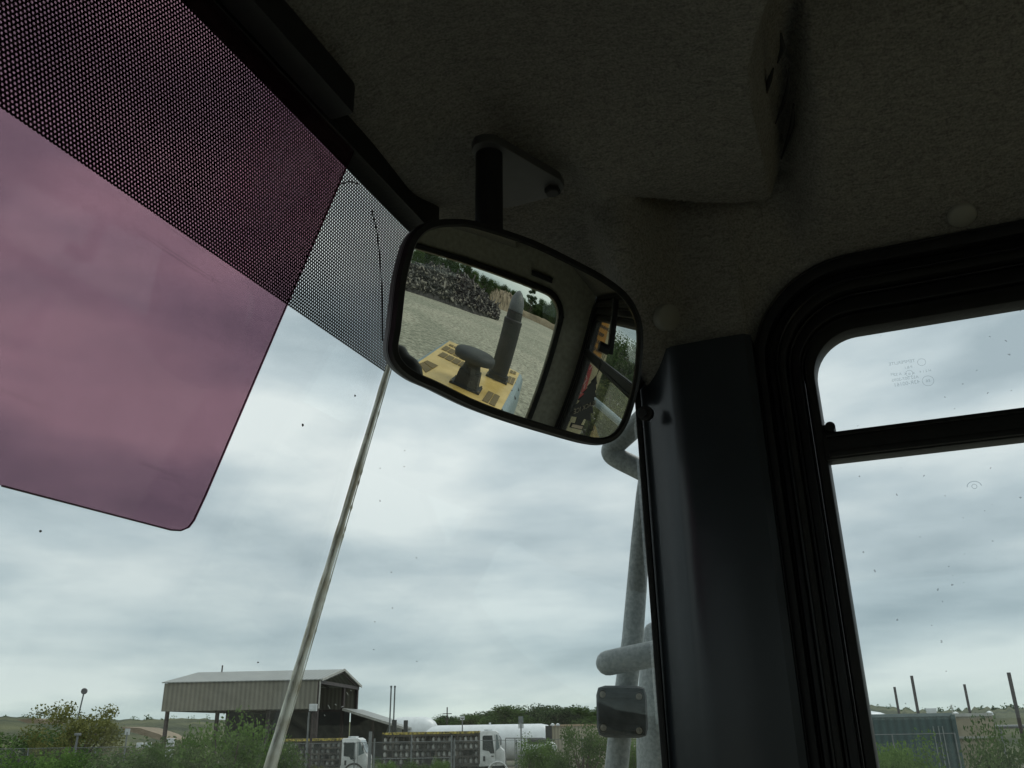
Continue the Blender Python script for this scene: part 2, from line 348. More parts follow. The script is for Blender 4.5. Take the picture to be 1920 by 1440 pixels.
for (p0, p1, p2) in (((1464, 62), (1472, 90), (1458, 118)), ((1480, 128), (1484, 165), (1454, 232)), ((1488, 195), (1492, 225), (1464, 300)), ((1450, 128), (1442, 150), (1438, 175))):
    s = MB(); P = [PZ(*q, .497) for q in (p0, p1, p2)]; P = [q-arr(0, 0, 0) for q in P]; s.tube([P[0], P[1]*.6+P[0]*.2+P[2]*.2, P[2]], [.0008, .0024, .0006], 8); s.build('vent_slot', MT['slot'], headliner)
def cap_at(px, py, rad, nrm_):
    d = ray(px, py); lo = None
    for t in np.arange(.3, 1.3, .002):
        p = d*t
        if p[0] > .799: break
        i = min(max(np.searchsorted(xs, p[0]), 1), nx-1); j = min(max(np.searchsorted(ys, p[1]), 1), ny-1)
        if p[2] >= HZ[i, j]-.001: break
    p = O + d*t; n_ = arr(*nrm_); n_ /= np.linalg.norm(n_)
    s = MB(); s.tube([p+n_*0.006, p-n_*.003, p-n_*.0045], [rad, rad, rad*.88], 40); return s.build('trim_button', MT['cap'], headliner, smooth=50)
def hnorm(px, py):
    d = ray(px, py)
    for t in np.arange(.3, 1.3, .002):
        p = d*t
        i = min(max(np.searchsorted(xs, p[0]), 3), nx-4); j = min(max(np.searchsorted(ys, p[1]), 3), ny-4)
        if p[2] >= HZ[i, j]-.001 or p[0] > .8: break
    gx = (HZ[i+3, j]-HZ[i-3, j])/(xs[i+3]-xs[i-3]); gy = (HZ[i, j+3]-HZ[i, j-3])/(ys[j+3]-ys[j-3])
    return (-gx, -gy, 1)
cap_at(1250, 595, .0135, hnorm(1250, 595)); cap_at(1803, 402, .0120, hnorm(1803, 400))

# roof slab, dark walls (all behind the trim)
s = MB(); s.box(A(0, -.22, .59), (1.74, 1.24, .08)); s.build('roof', MT['pillar'], cab, bevel=.01)
s = MB(); s.box(A(0, -.06, -1.55), (1.7, 1.9, .06)); s.build('floor_mat', MT['floor'], cab)
s = MB()
s.box(A(0, .80, -1.2), (1.6, .05, .66)); s.build('dashboard_panel', MT['plastic_grey'], cab, bevel=.01)
# left wall with its window opening
def wall_x(x, t, out, inn, R, name, m):
    s = MB(); n = 8
    def sq(path, y0, y1, z0, z1):                           # matching points on the outer rectangle
        res = []
        for p in path:
            cy, cz = (y0+y1)/2, (z0+z1)/2; q = p.copy()
            res.append(q)
        return res
    inner = rr(*inn, R, x, n); outer = []
    cor = [(out[1], out[3]), (out[0], out[3]), (out[0], out[2]), (out[1], out[2])]
    for k in range(4):
        for j in range(n+1): outer.append(arr(x, cor[k][0], cor[k][1]) + arr(0, 0, 0))
    sh = arr(t, 0, 0)
    s.ring([p+OZ for p in outer], [p+OZ for p in inner], [p+OZ+sh for p in inner], [p+OZ+sh for p in outer]); return s.build(name, m, cab)
wall_x(-.86, .06, (-.8, .36, -1.5, .6), (-.62, .12, -1.0, .34), .08, 'left_wall', MT['wallk'])
# right hand door wall: everything round the window
OY0, OY1, OZ0, OZ1 = -.742, .013, -1.10, .341
doorwall = wall_x(.801, .030, (-.80, .07, -1.5, .6), (OY0-.012, OY1+.012, OZ0-.012, OZ1+.012), .05, 'door_frame', MT['plastic'])
def wring(oy1, oz1, iy1, iz1, Ro, Ri, xa, xb, name, m, lip=.0015):
    s = MB(); k = 1
    a = rr(OY0-oy1, OY1+oy1, OZ0-oz1, OZ1+oz1, Ro, xb, 12); b = rr(OY0-oy1+lip, OY1+oy1-lip, OZ0-oz1+lip, OZ1+oz1-lip, Ro-lip, xa, 12)
    c = rr(OY0-iy1-lip, OY1+iy1+lip, OZ0-iz1-lip, OZ1+iz1+lip, Ri+lip, xa, 12); d = rr(OY0-iy1, OY1+iy1, OZ0-iz1, OZ1+iz1, Ri, xb, 12)
    s.ring([p+OZ for p in a], [p+OZ for p in b], [p+OZ for p in c], [p+OZ for p in d]); return s.build(name, m, doorwall, smooth=50, bevel=.0012)
wring(.053, .076, .043, .062, .10, .09, .790, .803, 'edge_trim', MT['plastic'])
wring(.043, .062, .034, .048, .09, .082, .796, .803, 'channel', MT['gasket'])
wring(.034, .048, .0245, .036, .082, .072, .787, .803, 'door_seal', MT['rubber'], .002)
wring(.024, .035, .012, .016, .07, .052, .794, .806, 'window_frame', MT['gasket'], .002)
wring(.012, .016, .0, .0, .052, .042, .799, .818, 'glazing_seal', MT['rubber'], .002)
# thin rubber beads that catch the light
for (oy, oz, R_, x_, r_) in ((.0335, .047, .081, .7865, .0016), (.0235, .034, .071, .793, .0014), (.0525, .075, .099, .789, .001)):
    s = MB(); P = rr(OY0-oy, OY1+oy, OZ0-oz, OZ1+oz, R_, x_, 14); P = [p+OZ for p in P]; s.tube(P+[P[0]], r_, 6, caps=False); s.build('seal_bead', MT['gasket'], doorwall, smooth=60)
# bar between the upper and the lower pane
s = MB(); s.box(A(.806, (OY0+OY1)/2, .231), (.020, OY1-OY0+.006, .026)); s.box(A(.797, (OY0+OY1)/2, .2225), (.010, OY1-OY0, .006)); s.box(A(.797, (OY0+OY1)/2, .240), (.008, OY1-OY0, .003)); s.build('window_bar', MT['rubber'], doorwall, bevel=.001)
s = MB(); s.tube([A(.790, .0085, .2475), A(.812, .0085, .2475)], .0045, 16); s.build('seal_plug', MT['rubber'], doorwall)
for y_ in (OY1,):                                           # rounded lower corners of the upper opening
    s = MB(); R_ = .010; pts = [arr(.800, OY1+.002, .2425), arr(.800, OY1-R_, .2425)] + [arr(.800, OY1-R_+R_*sin(a), .2425+R_-R_*cos(a)) for a in np.linspace(0, pi/2, 8)] + [arr(.800, OY1+.002, .2425+R_)]
    s.prism([p+OZ for p in pts], (.014, 0, 0)); s.build('corner_fillet', MT['rubber'], doorwall)
def pane(y0, y1, z0, z1, R_, x, t, name, m, parent):
    s = MB(); P = rr(y0, y1, z0, z1, R_, x, 8); s.prism([p+OZ for p in P], (t, 0, 0)); return s.build(name, m, parent)
up_pane = pane(OY0-.004, OY1+.004, .236, OZ1+.004, .04, .8085, .004, 'upper_pane', MT['glass_dirty'], doorwall)
pane(OY0-.004, OY1+.004, OZ0-.004, .226, .01, .8085, .004, 'lower_pane', MT['glass_dirty'], doorwall)
pane(-.63, .13, -1.01, .35, .06, -.832, .004, 'left_window', MT['glass_plain'], cab)

# A pillar
prof = [(.803, .1835), (.788, .163), (.777, .149), (.7735, .142), (.7722, .133), (.7715, .095), (.772, .072), (.778, .066), (.803, .066), (.83, .066), (.83, .1835)]
s = MB(); nseg = 14; zs = np.linspace(-1.5, .345, nseg)
vs = []; 
for z in zs:
    for (x, y) in prof: vs.append(A(x+.0006*sin(z*9), y, z))
npf = len(prof); s.add(vs, [(i*npf+k, i*npf+(k+1) % npf, (i+1)*npf+(k+1) % npf, (i+1)*npf+k) for i in range(nseg-1) for k in range(npf)] + [tuple(range(npf)), tuple((nseg-1)*npf+k for k in range(npf))])
pillar = s.build('a_pillar', MT['pillar'], cab, smooth=40)
s = MB(); s.bar(A(.7990, .1855, -1.5), A(.7990, .1855, .40), .006, .0055, (0, 1, 0)); s.build('glass_edge_seal', MT['rubber'], pillar, bevel=.001)
c_ = PX(1210, 775, .778)
s = MB(); dn = -ray(1210, 775)*.7+arr(-.3, .2, 0); dn /= np.linalg.norm(dn); s.tube([c_-dn*.006, c_+dn*.003, c_+dn*.0035], [.0072, .0072, .006], 20); s.tube([c_+dn*.0035, c_+dn*.008], .0040, 6); s.build('trim_bolt', MT['plastic'], pillar, smooth=50)

# windshield: big sloping sheet on the left, corner sheet on the right, silicone joint between
def wy(z): return .355 + (.48-z)*.285
s = MB(); zb = -.92
P = [A(-.80, wy(.50), .50), A(.658, wy(.50), .50), A(.658, wy(zb), zb), A(-.80, wy(zb), zb)]
nrm = arr(0, 1, .285); nrm /= np.linalg.norm(nrm)
s.prism(P, nrm*.005); windshield = s.build('windshield', MT['glass'], cab)
s = MB(); nu, nv = 10, 16; vs = []
for layer in (0, .005):
    for i in range(nu+1):
        for j in range(nv+1):
            t = i/nu; z = zb + (.46-.15*t-zb)*j/nv
            a = arr(.666, wy(z)); b = arr(.802, .190); q = a*(1-t)+b*t; bl = arr(.8, .6)/1.0
            q = q + bl*.02*sin(pi*t) + bl*layer
            vs.append(A(q[0], q[1], z))
m_ = (nu+1)*(nv+1); fs = []
for i in range(nu):
    for j in range(nv):
        a = i*(nv+1)+j; fs += [(a, a+1, a+nv+2, a+nv+1), (m_+a, m_+a+nv+1, m_+a+nv+2, m_+a+1)]
for i in range(nu):
    a = i*(nv+1); fs += [(a, a+nv+1, m_+a+nv+1, m_+a), (a+nv, m_+a+nv, m_+a+nv+nv+1, a+nv+nv+1)]
for j in range(nv): fs += [(j, m_+j, m_+j+1, j+1), (nu*(nv+1)+j, nu*(nv+1)+j+1, m_+nu*(nv+1)+j+1, m_+nu*(nv+1)+j)]
s.add(vs, fs); s.build('corner_glass', MT['glass'], cab, smooth=60)
def seam_mat():
    m, t = newmat('aged_silicone'); b = t.nodes['Principled BSDF']; n = t.nodes.new
    tcn = n('ShaderNodeTexCoord'); ns = n('ShaderNodeTexNoise'); ns.inputs['Scale'].default_value = 45; ns.inputs['Detail'].default_value = 8; t.links.new(tcn.outputs['Object'], ns.inputs['Vector'])
    r = n('ShaderNodeValToRGB'); t.links.new(ns.outputs[0], r.inputs[0]); r.color_ramp.elements[0].position = .36; r.color_ramp.elements[0].color = (.60, .58, .50, 1); r.color_ramp.elements[1].position = .6; r.color_ramp.elements[1].color = (.86, .88, .84, 1)
    t.links.new(r.outputs[0], b.inputs['Base Color']); b.inputs['Roughness'].default_value = .35; b.inputs['Transmission Weight'].default_value = .0
    tl = n('ShaderNodeBsdfTranslucent'); t.links.new(r.outputs[0], tl.inputs[0]); mx = n('ShaderNodeMixShader'); mx.inputs[0].default_value = .80
    t.links.new(b.outputs[0], mx.inputs[1]); t.links.new(tl.outputs[0], mx.inputs[2]); t.links.new(mx.outputs[0], t.nodes['Material Output'].inputs[0])
    bp = n('ShaderNodeBump'); bp.inputs['Strength'].default_value = .25; bp.inputs['Distance'].default_value = .002; t.links.new(ns.outputs[0], bp.inputs['Height']); t.links.new(bp.outputs[0], b.inputs['Normal'])
    return m
MT['seam'] = seam_mat(); MT['seam_core'] = mat('joint_core', (.42, .42, .38), .5, c2=(.6, .6, .56), scale=50, var=.3)
zs = np.linspace(zb, .46, 420); jr = .0021 + .0030*np.clip((.42-zs)/.5, 0, 1); wob = np.interp(zs, np.linspace(zb, .46, 90), rng.normal(0, .00035, 90))
s = MB(); s.tube([A(.6625, wy(z)-.002, z) for z in zs], list(jr+wob*.6), 12); seam = s.build('silicone_joint', MT['seam'], cab, smooth=60)
s = MB(); s.tube([A(.6625, wy(z)-.0035, z) - rt*jr[i]*.45 - fw*jr[i]*.5 for i, z in enumerate(zs)], [r_*.42+abs(w_)*.2 for r_, w_ in zip(jr, wob)], 6); s.build('joint_core_bead', MT['seam_core'], seam, smooth=60)
s = MB(); s.tube([A(.6625, wy(z)-.0035, z) + rt*jr[i]*.95 for i, z in enumerate(zs)], [.0005+.0003*abs(rng.normal(0, 1))*(rng.random() < .3) for z in zs], 6); s.build('joint_edge_bead', MT['seam'], seam, smooth=60)
# rubber strip along the top of the glass
s = MB(); s.bar(A(-.8, .350, .474), A(.650, .348, .474), .022, .054); s.build('top_gasket', MT['rubber'], cab, bevel=.003)
s = MB(); s.tube([A(.640, .350, .458)] + [O + ray(*q)*t for q, t in (((870, 480), .87), ((960, 560), .88), ((1080, 640), .88), ((1195, 735), .87))], .012, 10); s.build('corner_gasket', MT['rubber'], cab)
s = MB(); s.box(A(-.08, .366, .57), (1.50, .028, .13)); s.bar(A(.67, .365, .57), A(.86, .20, .57), .05, .14); s.build('roof_visor', MT['pillar'], cab)
# scratches on the glass
s = MB()
for (x0, y0, x1, y1) in ((615, 1322, 623, 1336), (628, 1320, 634, 1325), (650, 1298, 656, 1309), (640, 1326, 648, 1322), (608, 1340, 611, 1345), (657, 1294, 661, 1297)):
    s.bar(WS(x0, y0, .004), WS((x0+x1)/2, (y0+y1)/2, .004), .0003, .0003)
s.build('scratch', mat('scratch_white', (.75, .77, .75), .5), windshield)
MT['dirt'] = mat('dirt', (.12, .12, .11), .9)
for (x0, y0, r_) in ((733, 1073, .0011), (780, 1046, .0010), (757, 875, .0009), (758, 845, .0008), (735, 1140, .001), (702, 1166, .0009), (483, 1242, .0013), (75, 996, .0016), (712, 878, .0008), (665, 742, .0022), (567, 797, .0028), (781, 1240, .001), (700, 1218, .0009)):
    p = WS(x0, y0, .003); s = MB(); s.tube([p, p+arr(.0002, -.001, 0)], [r_*.5, r_*.3], 7); s.build('dirt_speck', MT['dirt'], windshield)

# rear wall and window (seen in the mirror)
RX1 = .665
s = MB(); n = 8; inner = rr(-.75, RX1, -.60, .352, .07, 0, n); outer = []
for cor in ((.8, .62), (-.8, .62), (-.8, -1.5), (.8, -1.5)): outer += [arr(0, cor[0], cor[1])]*(n+1)
def yz(p, y): return A(p[1], y, p[2])
s.ring([yz(p, -.80) for p in outer], [yz(p, -.80) for p in inner], [yz(p, -.86) for p in inner], [yz(p, -.86) for p in outer]); rear = s.build('rear_wall', MT['wallk'], cab)
s = MB(); a = rr(-.77, RX1+.022, -.62, .374, .088, 0, 10); b = rr(-.75, RX1+.002, -.60, .354, .07, 0, 10)
s.ring([yz(p, -.80) for p in a], [yz(p, -.788) for p in a], [yz(p, -.788) for p in b], [yz(p, -.80) for p in b]); s.build('rear_window_seal', MT['rubber'], rear, bevel=.002)
s = MB(); s.prism([yz(p, -.845) for p in inner], (0, .004, 0)); s.build('rear_window', MT['glass_plain'], rear)
c_ = RP(1015, 519, 1, -.79); s = MB(); s.box(c_, (.085, .02, .018)); s.build('window_latch', MT['plastic'], rear, bevel=.003)
s = MB(); c1 = [RP(q[0], q[1], 1, -.79) for q in ((1056, 596), (1050, 590), (1046, 600), (1047, 609), (1052, 612))]; s.tube(c1, .003, 6); s.build('coat_hook', MT['plastic'], rear)

# outside tubes and clamp by the pillar
X1 = .93
def pxr(px, py, w, x=X1): d = ray(px, py); return w/2*(x/d[0])/F*sqrt(1)*.93
s = MB(); pts = [(1153, 1470, 43), (1162, 1380, 43), (1176, 1275, 42), (1186, 1200, 41), (1194, 1100, 39), (1201, 1010, 36), (1208, 930, 33), (1217, 860, 31)]
s.tube([PX(a, b, X1) for a, b, w in pts], [pxr(a, b, w) for a, b, w in pts], 24); rail = s.build('grab_rail', MT['steel_paint'], cab, smooth=60)
s = MB(); pts = [(1140, 1243, 46), (1160, 1239, 47), (1190, 1233, 48), (1260, 1219, 49)]
s.tube([PX(a, b, X1-.035) for a, b, w in pts], [pxr(a, b, w, X1-.035) for a, b, w in pts], 24, round_end='start'); s.build('rail_stub', MT['steel_paint'], rail, smooth=60)
s = MB(); e0 = [(1250, 735), (1205, 787), (1175, 815), (1152, 834), (1143, 846), (1150, 856), (1172, 866), (1200, 880), (1250, 905)]
e1 = [np.array([np.interp(u, range(9), [p[k] for p in e0]) for k in (0, 1)]) for u in np.linspace(0, 8, 49)]
e1 = [sum(e1[max(0, min(48, i+j))] for j in range(-5, 6))/11 for i in range(49)]
s.tube([PX(p[0], p[1], X1-.02+.015*i/48) for i, p in enumerate(e1)], .0120, 24); s.build('bent_bracket', MT['steel_paint'], rail, smooth=60)
s = MB(); pts = [(1236, 1480, 78), (1232, 1400, 76), (1229, 1300, 66), (1226, 1220, 46), (1225, 1185, 36)]
s.tube([PX(a, b, 1.05) for a, b, w in pts], [pxr(a, b, w, 1.05) for a, b, w in pts], 20, round_end='end'); s.build('mirror_arm', MT['steel_paint'], rail, smooth=60)
def frame_at(px, py, x):
    c = PX(px, py, x); f_ = ray(px, py); rx = np.cross(f_, arr(0, 0, 1)); rx /= np.linalg.norm(rx); uz = np.cross(rx, f_); return c, rx, uz, f_
c_, rx, uz, f_ = frame_at(1166, 1334, X1-.035); k = (X1-.035)/ray(1166, 1334)[0]/F*.98
tilt = .03; rx2 = rx*cos(tilt)-uz*sin(tilt); uz2 = uz*cos(tilt)+rx*sin(tilt); RM = np.array([rx2, uz2, f_]).T
s = MB(); s.box(c_+f_*.012, (90*k, 87*k, .030), RM); clamp = s.build('rail_clamp', MT['clamp'], cab, bevel=.0095)
for v in (27, -27): s = MB(); s.box(c_+uz2*v*k-f_*.0035, (62*k, 9*k, .004), RM); s.build('clamp_rib', MT['clamp'], clamp, bevel=.001)
for (u, v) in ((-33, 28), (31, 25), (-33, -27), (29, -31)):
    s = MB(); q = c_+rx2*u*k+uz2*v*k; s.tube([q-f_*.002, q-f_*.006, q-f_*.0065], [5.5*k, 5.5*k, 4.5*k], 14); h_ = MB(); h_.tube([q-f_*.0008, q-f_*.0042], [8.5*k, 8.0*k], 18); h_.build('screw_recess_shade', MT['plastic'], clamp); s.tube([q-f_*.0064, q-f_*.0078], [2.6*k, 2.0*k], 6); s.build('screw', MT['screw'], clamp)  # raised black disc stands for the shade in each screw recess
# rear body corner beyond the door window, seen in the mirror
MT['cream'] = mat('cream_yellow_paint', (.56, .48, .28), .45, scale=14)
MT['bluegrey'] = mat('blue_grey_paint', (.22, .28, .31), .4, scale=12)
MT['deck'] = mat('yellow_hood_paint', (.60, .40, .11), .42, c2=(.68, .47, .17), scale=4, var=.08, detail=8)
MT['deckred'] = mat('red_decal', (.50, .03, .035), .5, scale=30); MT['orange'] = mat('orange_decal', (.60, .26, .03), .5, scale=30)
MT['ink'] = mat('decal_ink', (.02, .02, .02), .6); MT['whiteink'] = mat('decal_white', (.65, .6, .55), .6)
s = MB(); s.box(A(.965, -1.25, -.15), (.13, .09, 1.5)); body = s.build('body_corner_panel', MT['cream'], cab, bevel=.008)
s = MB(); s.box(A(.855, -1.24, -.15), (.088, .085, 1.5)); s.build('body_trim', MT['bluegrey'], body, bevel=.01)
s = MB(); s.box(A(.957, -1.203, .295), (.075, .004, .16)); org_ = s.build('warning_decal', MT['orange'], body)
s = MB(); s.prism([RP(x, y, 1, -1.192) for x, y in ((1099, 676), (1110, 688), (1100, 722), (1091, 752), (1078, 748), (1086, 712))], (0, -.004, 0)); red_ = s.build('red_decal', MT['deckred'], body)
s = MB()
for i in range(7):
    p = RP(1088+i*2.6+(i % 2)*3, 738-i*9, 1, -1.187); s.bar(p, p+arr(-.012+.01*(i % 3), 0, .022), .002, .003)
s.build('decal_line', MT['whiteink'], red_)
s = MB(); s.tube([RP(1108, 748, 1, -1.6), RP(1165, 796, 1, -1.6)], .022, 10); s.build('fender_rail', MT['bluegrey'], body)

def text(body_, size, origin, xdir, ydir, m, name, parent, ext=.0003, bold=0.0):
    cu = bpy.data.curves.new('t', 'FONT'); cu.body = body_; cu.size = size; cu.extrude = ext; cu.offset = bold
    cu.align_x = 'CENTER'; cu.align_y = 'CENTER'
    to = bpy.data.objects.new('t', cu); COL.objects.link(to)
    dg = bpy.context.evaluated_depsgraph_get(); me = bpy.data.meshes.new_from_object(to.evaluated_get(dg)); bpy.data.objects.remove(to)
    x = np.array(xdir, float); x /= np.linalg.norm(x); y = np.array(ydir, float); y /= np.linalg.norm(y); z = np.cross(x, y)
    M_ = Matrix([[x[i], y[i], z[i], origin[i]-ORG[parent.name][i]] for i in range(3)] + [[0, 0, 0, 1]]); me.transform(M_)
    me.materials.clear(); me.materials.append(m); me.name = name
    o = bpy.data.objects.new(name, me); COL.objects.link(o); o.parent = parent; return o
for i, tx in enumerate(('WARNING', 'KEEP', 'CLEAR', 'DANGER')):
    text(tx, .020, A(.957, -1.199, .350-i*.035), (1, 0, 0), (0, 0, 1), MT['ink'], 'decal_text', org_, bold=.0006)
# etched maker's mark of the upper pane (reads from outside, so mirrored from the seat)
def etch():
    m, t = newmat('etched_mark'); t.nodes.clear(); out = t.nodes.new('ShaderNodeOutputMaterial'); tr = t.nodes.new('ShaderNodeBsdfTransparent'); tr.inputs[0].default_value = (.80, .82, .83, 1); t.links.new(tr.outputs[0], out.inputs[0]); return m
MT['etch'] = etch()
def et(txt, size, px, py): text(txt, size, PX(px, py, .8135), (0, 1, -.0), (0, 0, 1), MT['etch'], 'etched_mark', up_pane, ext=.0001)
et('TEMPERLITE', .0042, 1691, 679.5); et('P.B.1', .0034, 1703, 689); et('M', .0036, 1673, 702); et('A S2', .0036, 1683, 702); et('H 2 1 4', .0032, 1735, 696)
et('AS2 007-2095', .0040, 1697, 710); et('43R-00161', .0050, 1700, 719)
def ering(px, py, r_):
    c = PX(px, py, .8135); s = MB(); s.tube([c+arr(0, r_*cos(a), r_*sin(a)) for a in np.linspace(0, 2*pi, 25)], .00022, 5, caps=False); s.build('etched_mark', MT['etch'], up_pane)
ering(1728, 679, .0034); ering(1740, 714, .0048); ering(1705, 700, .0030)
et('E6', .0038, 1740, 714); et('<', .0045, 1698, 701); et('>', .0045, 1713, 700); et('o', .004, 1705, 700.5)
s = MB()                                                    # faint decal ghost on the lower pane
c = PX(1827, 912, .8135); s.tube([c+arr(0, .0055*cos(a), .0045*sin(a)) for a in np.linspace(0, pi, 12)], .0004, 5); s.tube([c+arr(0, .002*cos(a), .002*sin(a)) for a in np.linspace(0, 2*pi, 12)], .0003, 5)
s.build('etched_mark', MT['etch'], up_pane)

# ------------------------------------------------ hood, exhaust, air cleaner (seen in the mirror)
DZ = -.75
def deck(q, dz=0): return RP(q[0], q[1], 2, DZ+dz)
yl = [Zm(400, 825), Zm(975, 1090), Zm(902, 1235), Zm(830, 1375)]
pTL, pTR, pR = deck(yl[0]), deck(yl[1]), deck(yl[3]); pL = deck(Zm(130, 1010))
ylast = -1.05
def ext(a, b, y): t = (y-a[1])/(b[1]-a[1]); return a+(b-a)*t
pNR = ext(pTR, pR, ylast); pNL = ext(pTL, pL, ylast)
for p_ in (pTL, pTR, pNR, pNL): p_[2] = 3.2+DZ
s = MB(); s.prism([pTL, pTR, pNR, pNL], (0, 0, -.05)); hood = s.build('hood', MT['deck'], cab, bevel=.006)
def strip(a, b, w0, side, name):
    s = MB(); d = arr(side, 0, 0); n_ = 8; rows = []
    for i in range(n_+1):
        p = a+(b-a)*i/n_; rows.append([p, p+d*w0*.5+arr(0, 0, -.02), p+d*w0+arr(0, 0, -.09), p+d*(w0+.05)+arr(0, 0, -.5), p+arr(0, 0, -.5)])
    m5 = 5; s.add([q for r_ in rows for q in r_], [(i*m5+k, i*m5+(k+1) % m5, (i+1)*m5+(k+1) % m5, (i+1)*m5+k) for i in range(n_) for k in range(m5)]+[(0, 1, 2, 3, 4), tuple(n_*m5+k for k in range(5))]); return s.build(name, MT['bluegrey'], cab)
sh = arr(0, 0, -.004)
strip(pTL+sh, pNL+sh, .10, -1, 'hood_side'); hs = strip(pTR+sh, pNR+sh, .10, 1, 'hood_side')
for t in (.18, .30, .52, .60):
    p = pTR+(pNR-pTR)*t; s = MB(); s.bar(p+arr(.0, 0, -.006), p+arr(.10, .02, -.085), .05, .012); s.build('side_slot', MT['plastic'], hs)
s = MB(); s.box((pTL+pTR)/2+arr(0, -.03, -.3), (1.4, .05, .5)); s.build('hood_rear', MT['bluegrey'], cab)
MT['grille'] = mat('louvre_mesh', (.16, .11, .04), .7, scale=80)
def grille(quad, nu, nv, gap=.12, dark=None):
    s = MB(); Q = [deck(Zm(*q), .003) for q in quad]
    def bl(u, v): return (Q[0]*(1-u)+Q[3]*u)*(1-v) + (Q[1]*(1-u)+Q[2]*u)*v
    for i in range(nu):
        for j in range(nv):
            u0, u1 = (i+gap/2)/nu, (i+1-gap/2)/nu; v0, v1 = (j+gap/2)/nv, (j+1-gap/2)/nv
            s.prism([bl(u0, v0), bl(u1, v0), bl(u1, v1), bl(u0, v1)], (0, 0, .004))
    s.build('hood_grille', MT['grille'], hood)
grille([(328, 893), (372, 862), (560, 960), (520, 990)], 4, 1)
grille([(298, 945), (345, 915), (560, 1015), (520, 1052)], 4, 1)
grille([(150, 1010), (215, 983), (318, 1030), (205, 1092)], 1, 2)
grille([(660, 1318), (720, 1230), (820, 1276), (770, 1370)], 2, 1)
grille([(860, 1165), (885, 1108), (945, 1132), (920, 1190)], 2, 1)
grille([(392, 862), (402, 850), (480, 885), (470, 900)], 2, 1)
grille([(890, 1085), (900, 1062), (950, 1082), (942, 1106)], 2, 1)
MT['exh'] = mat('sooty_black_steel', (.018, .0185, .019), .6, scale=10, bump=.2, bscale=40); MT['exhtip'] = mat('grey_steel_tip', (.085, .092, .10), .5, scale=8)
bL, bR = deck(Zm(690, 1120)), deck(Zm(862, 1205)); bc = (deck(Zm(782, 1150)))
ex, ey = bc[0], bc[1]-.12
def hz(zx, zy, x, y): return RV(*Zm(zx, zy), x, y)
wpad = np.linalg.norm(bR-bL)
exh = s = MB(); s.box(arr(ex, ey, 3.2+DZ+.012), (wpad, wpad*.8, .02)); base = s.build('exhaust_base', MT['exh'], cab, bevel=.004)
z1 = hz(800, 1095, ex, ey); s = MB(); s.tube([arr(ex, ey, 3.2+DZ+.02), arr(ex, ey, z1)], wpad*.44, 28); s.tube([arr(ex, ey, z1), arr(ex, ey, z1+.012)], wpad*.47, 28); s.build('exhaust_collar', MT['exh'], base, smooth=40)
zA = hz(920, 665, ex, ey); zB = hz(945, 585, ex, ey); zC = hz(975, 425, ex, ey)
rM = wpad*.40
s = MB(); s.tube([arr(ex, ey, z1+.01), arr(ex, ey, zA-.02)], rM, 32); s.build('exhaust_shroud', MT['exh'], base, smooth=40)
s = MB(); s.tube([arr(ex, ey, zA-.03), arr(ex, ey, zA+.015), arr(ex, ey, zA+.03), arr(ex, ey, zB)], [rM*1.02, rM*1.02, rM*.86, rM*.84], 32); s.build('exhaust_neck', MT['exh'], base, smooth=30)
H = zC-zB; s = MB(); r_ = rM*.80; path = []; rs = []
for i in range(10):
    t = i/9; path.append(arr(ex, ey-.0-(t**2.2)*r_*1.1, zB+H*t)); rs.append(r_*(1-.75*t**3.2) if i else r_)
s.tube(path, rs, 28); s.build('exhaust_tip', MT['exhtip'], base, smooth=60)
for sx in (-1, 1):
    for sy in (-1, 1): s = MB(); q = arr(ex+sx*wpad*.44, ey+sy*wpad*.34, 3.2+DZ+.022); s.tube([q, q+arr(0, 0, .018)], .013, 6); s.build('bolt', MT['screw'], base)
# air pre-cleaner
a0, a1 = deck(Zm(405, 1158)), deck(Zm(640, 1270)); pcx = (a0[0]+a1[0])/2; pcy = (a0[1]+a1[1])/2-.10; wp = np.linalg.norm(a1-a0)
ang = atan2(a1[1]-a0[1], a1[0]-a0[0]); s = MB(); s.box(arr(pcx, pcy, 3.2+DZ+.012), (wp, wp*.75, .02)); pc = s.build('air_cleaner_base', MT['exh'], cab, bevel=.004)
for sx in (-1, 1):
    for sy in (-1, 1): s = MB(); q = arr(pcx+sx*wp*.45, pcy+sy*wp*.33, 3.2+DZ+.022); s.tube([q, q+arr(0, 0, .018)], .013, 6); s.build('bolt', MT['screw'], pc)
zc0 = hz(600, 990, pcx, pcy)
s = MB(); s.box(arr(pcx, pcy, (3.2+DZ+zc0-.10)/2), (wp*.78, wp*.62, zc0-.10-3.2-DZ), taper=.84); s.build('intake_box', MT['exh'], pc, bevel=.01)
capw = np.linalg.norm(RP(*Zm(475, 880), 1, pcy-0)-RP(*Zm(798, 1000), 1, pcy-0))/2
s = MB(); s.tube([arr(pcx, pcy, zc0-.12), arr(pcx, pcy, zc0-.04), arr(pcx, pcy, zc0)], [wp*.33, wp*.26, wp*.30], 28); s.build('intake_neck', MT['exh'], pc, smooth=60)
s = MB(); zt = zc0; s.tube([arr(pcx, pcy, zt+z) for z in (0, .01, .05, .085, .105, .12, .125)], [capw*.6, capw*.96, capw, capw*.97, capw*.85, capw*.5, capw*.02], 36); s.build('intake_cap', mat('dusty_black_plastic', (.026, .028, .03), .6, scale=12), pc, smooth=60)
s = MB(); s.tube([deck(Zm(310, 1172), .004)+arr(.02*cos(a), .02*sin(a), 0) for a in np.linspace(0, 2*pi, 12)], .006, 6, caps=False); s.build('lifting_eye', MT['plastic'], hood)

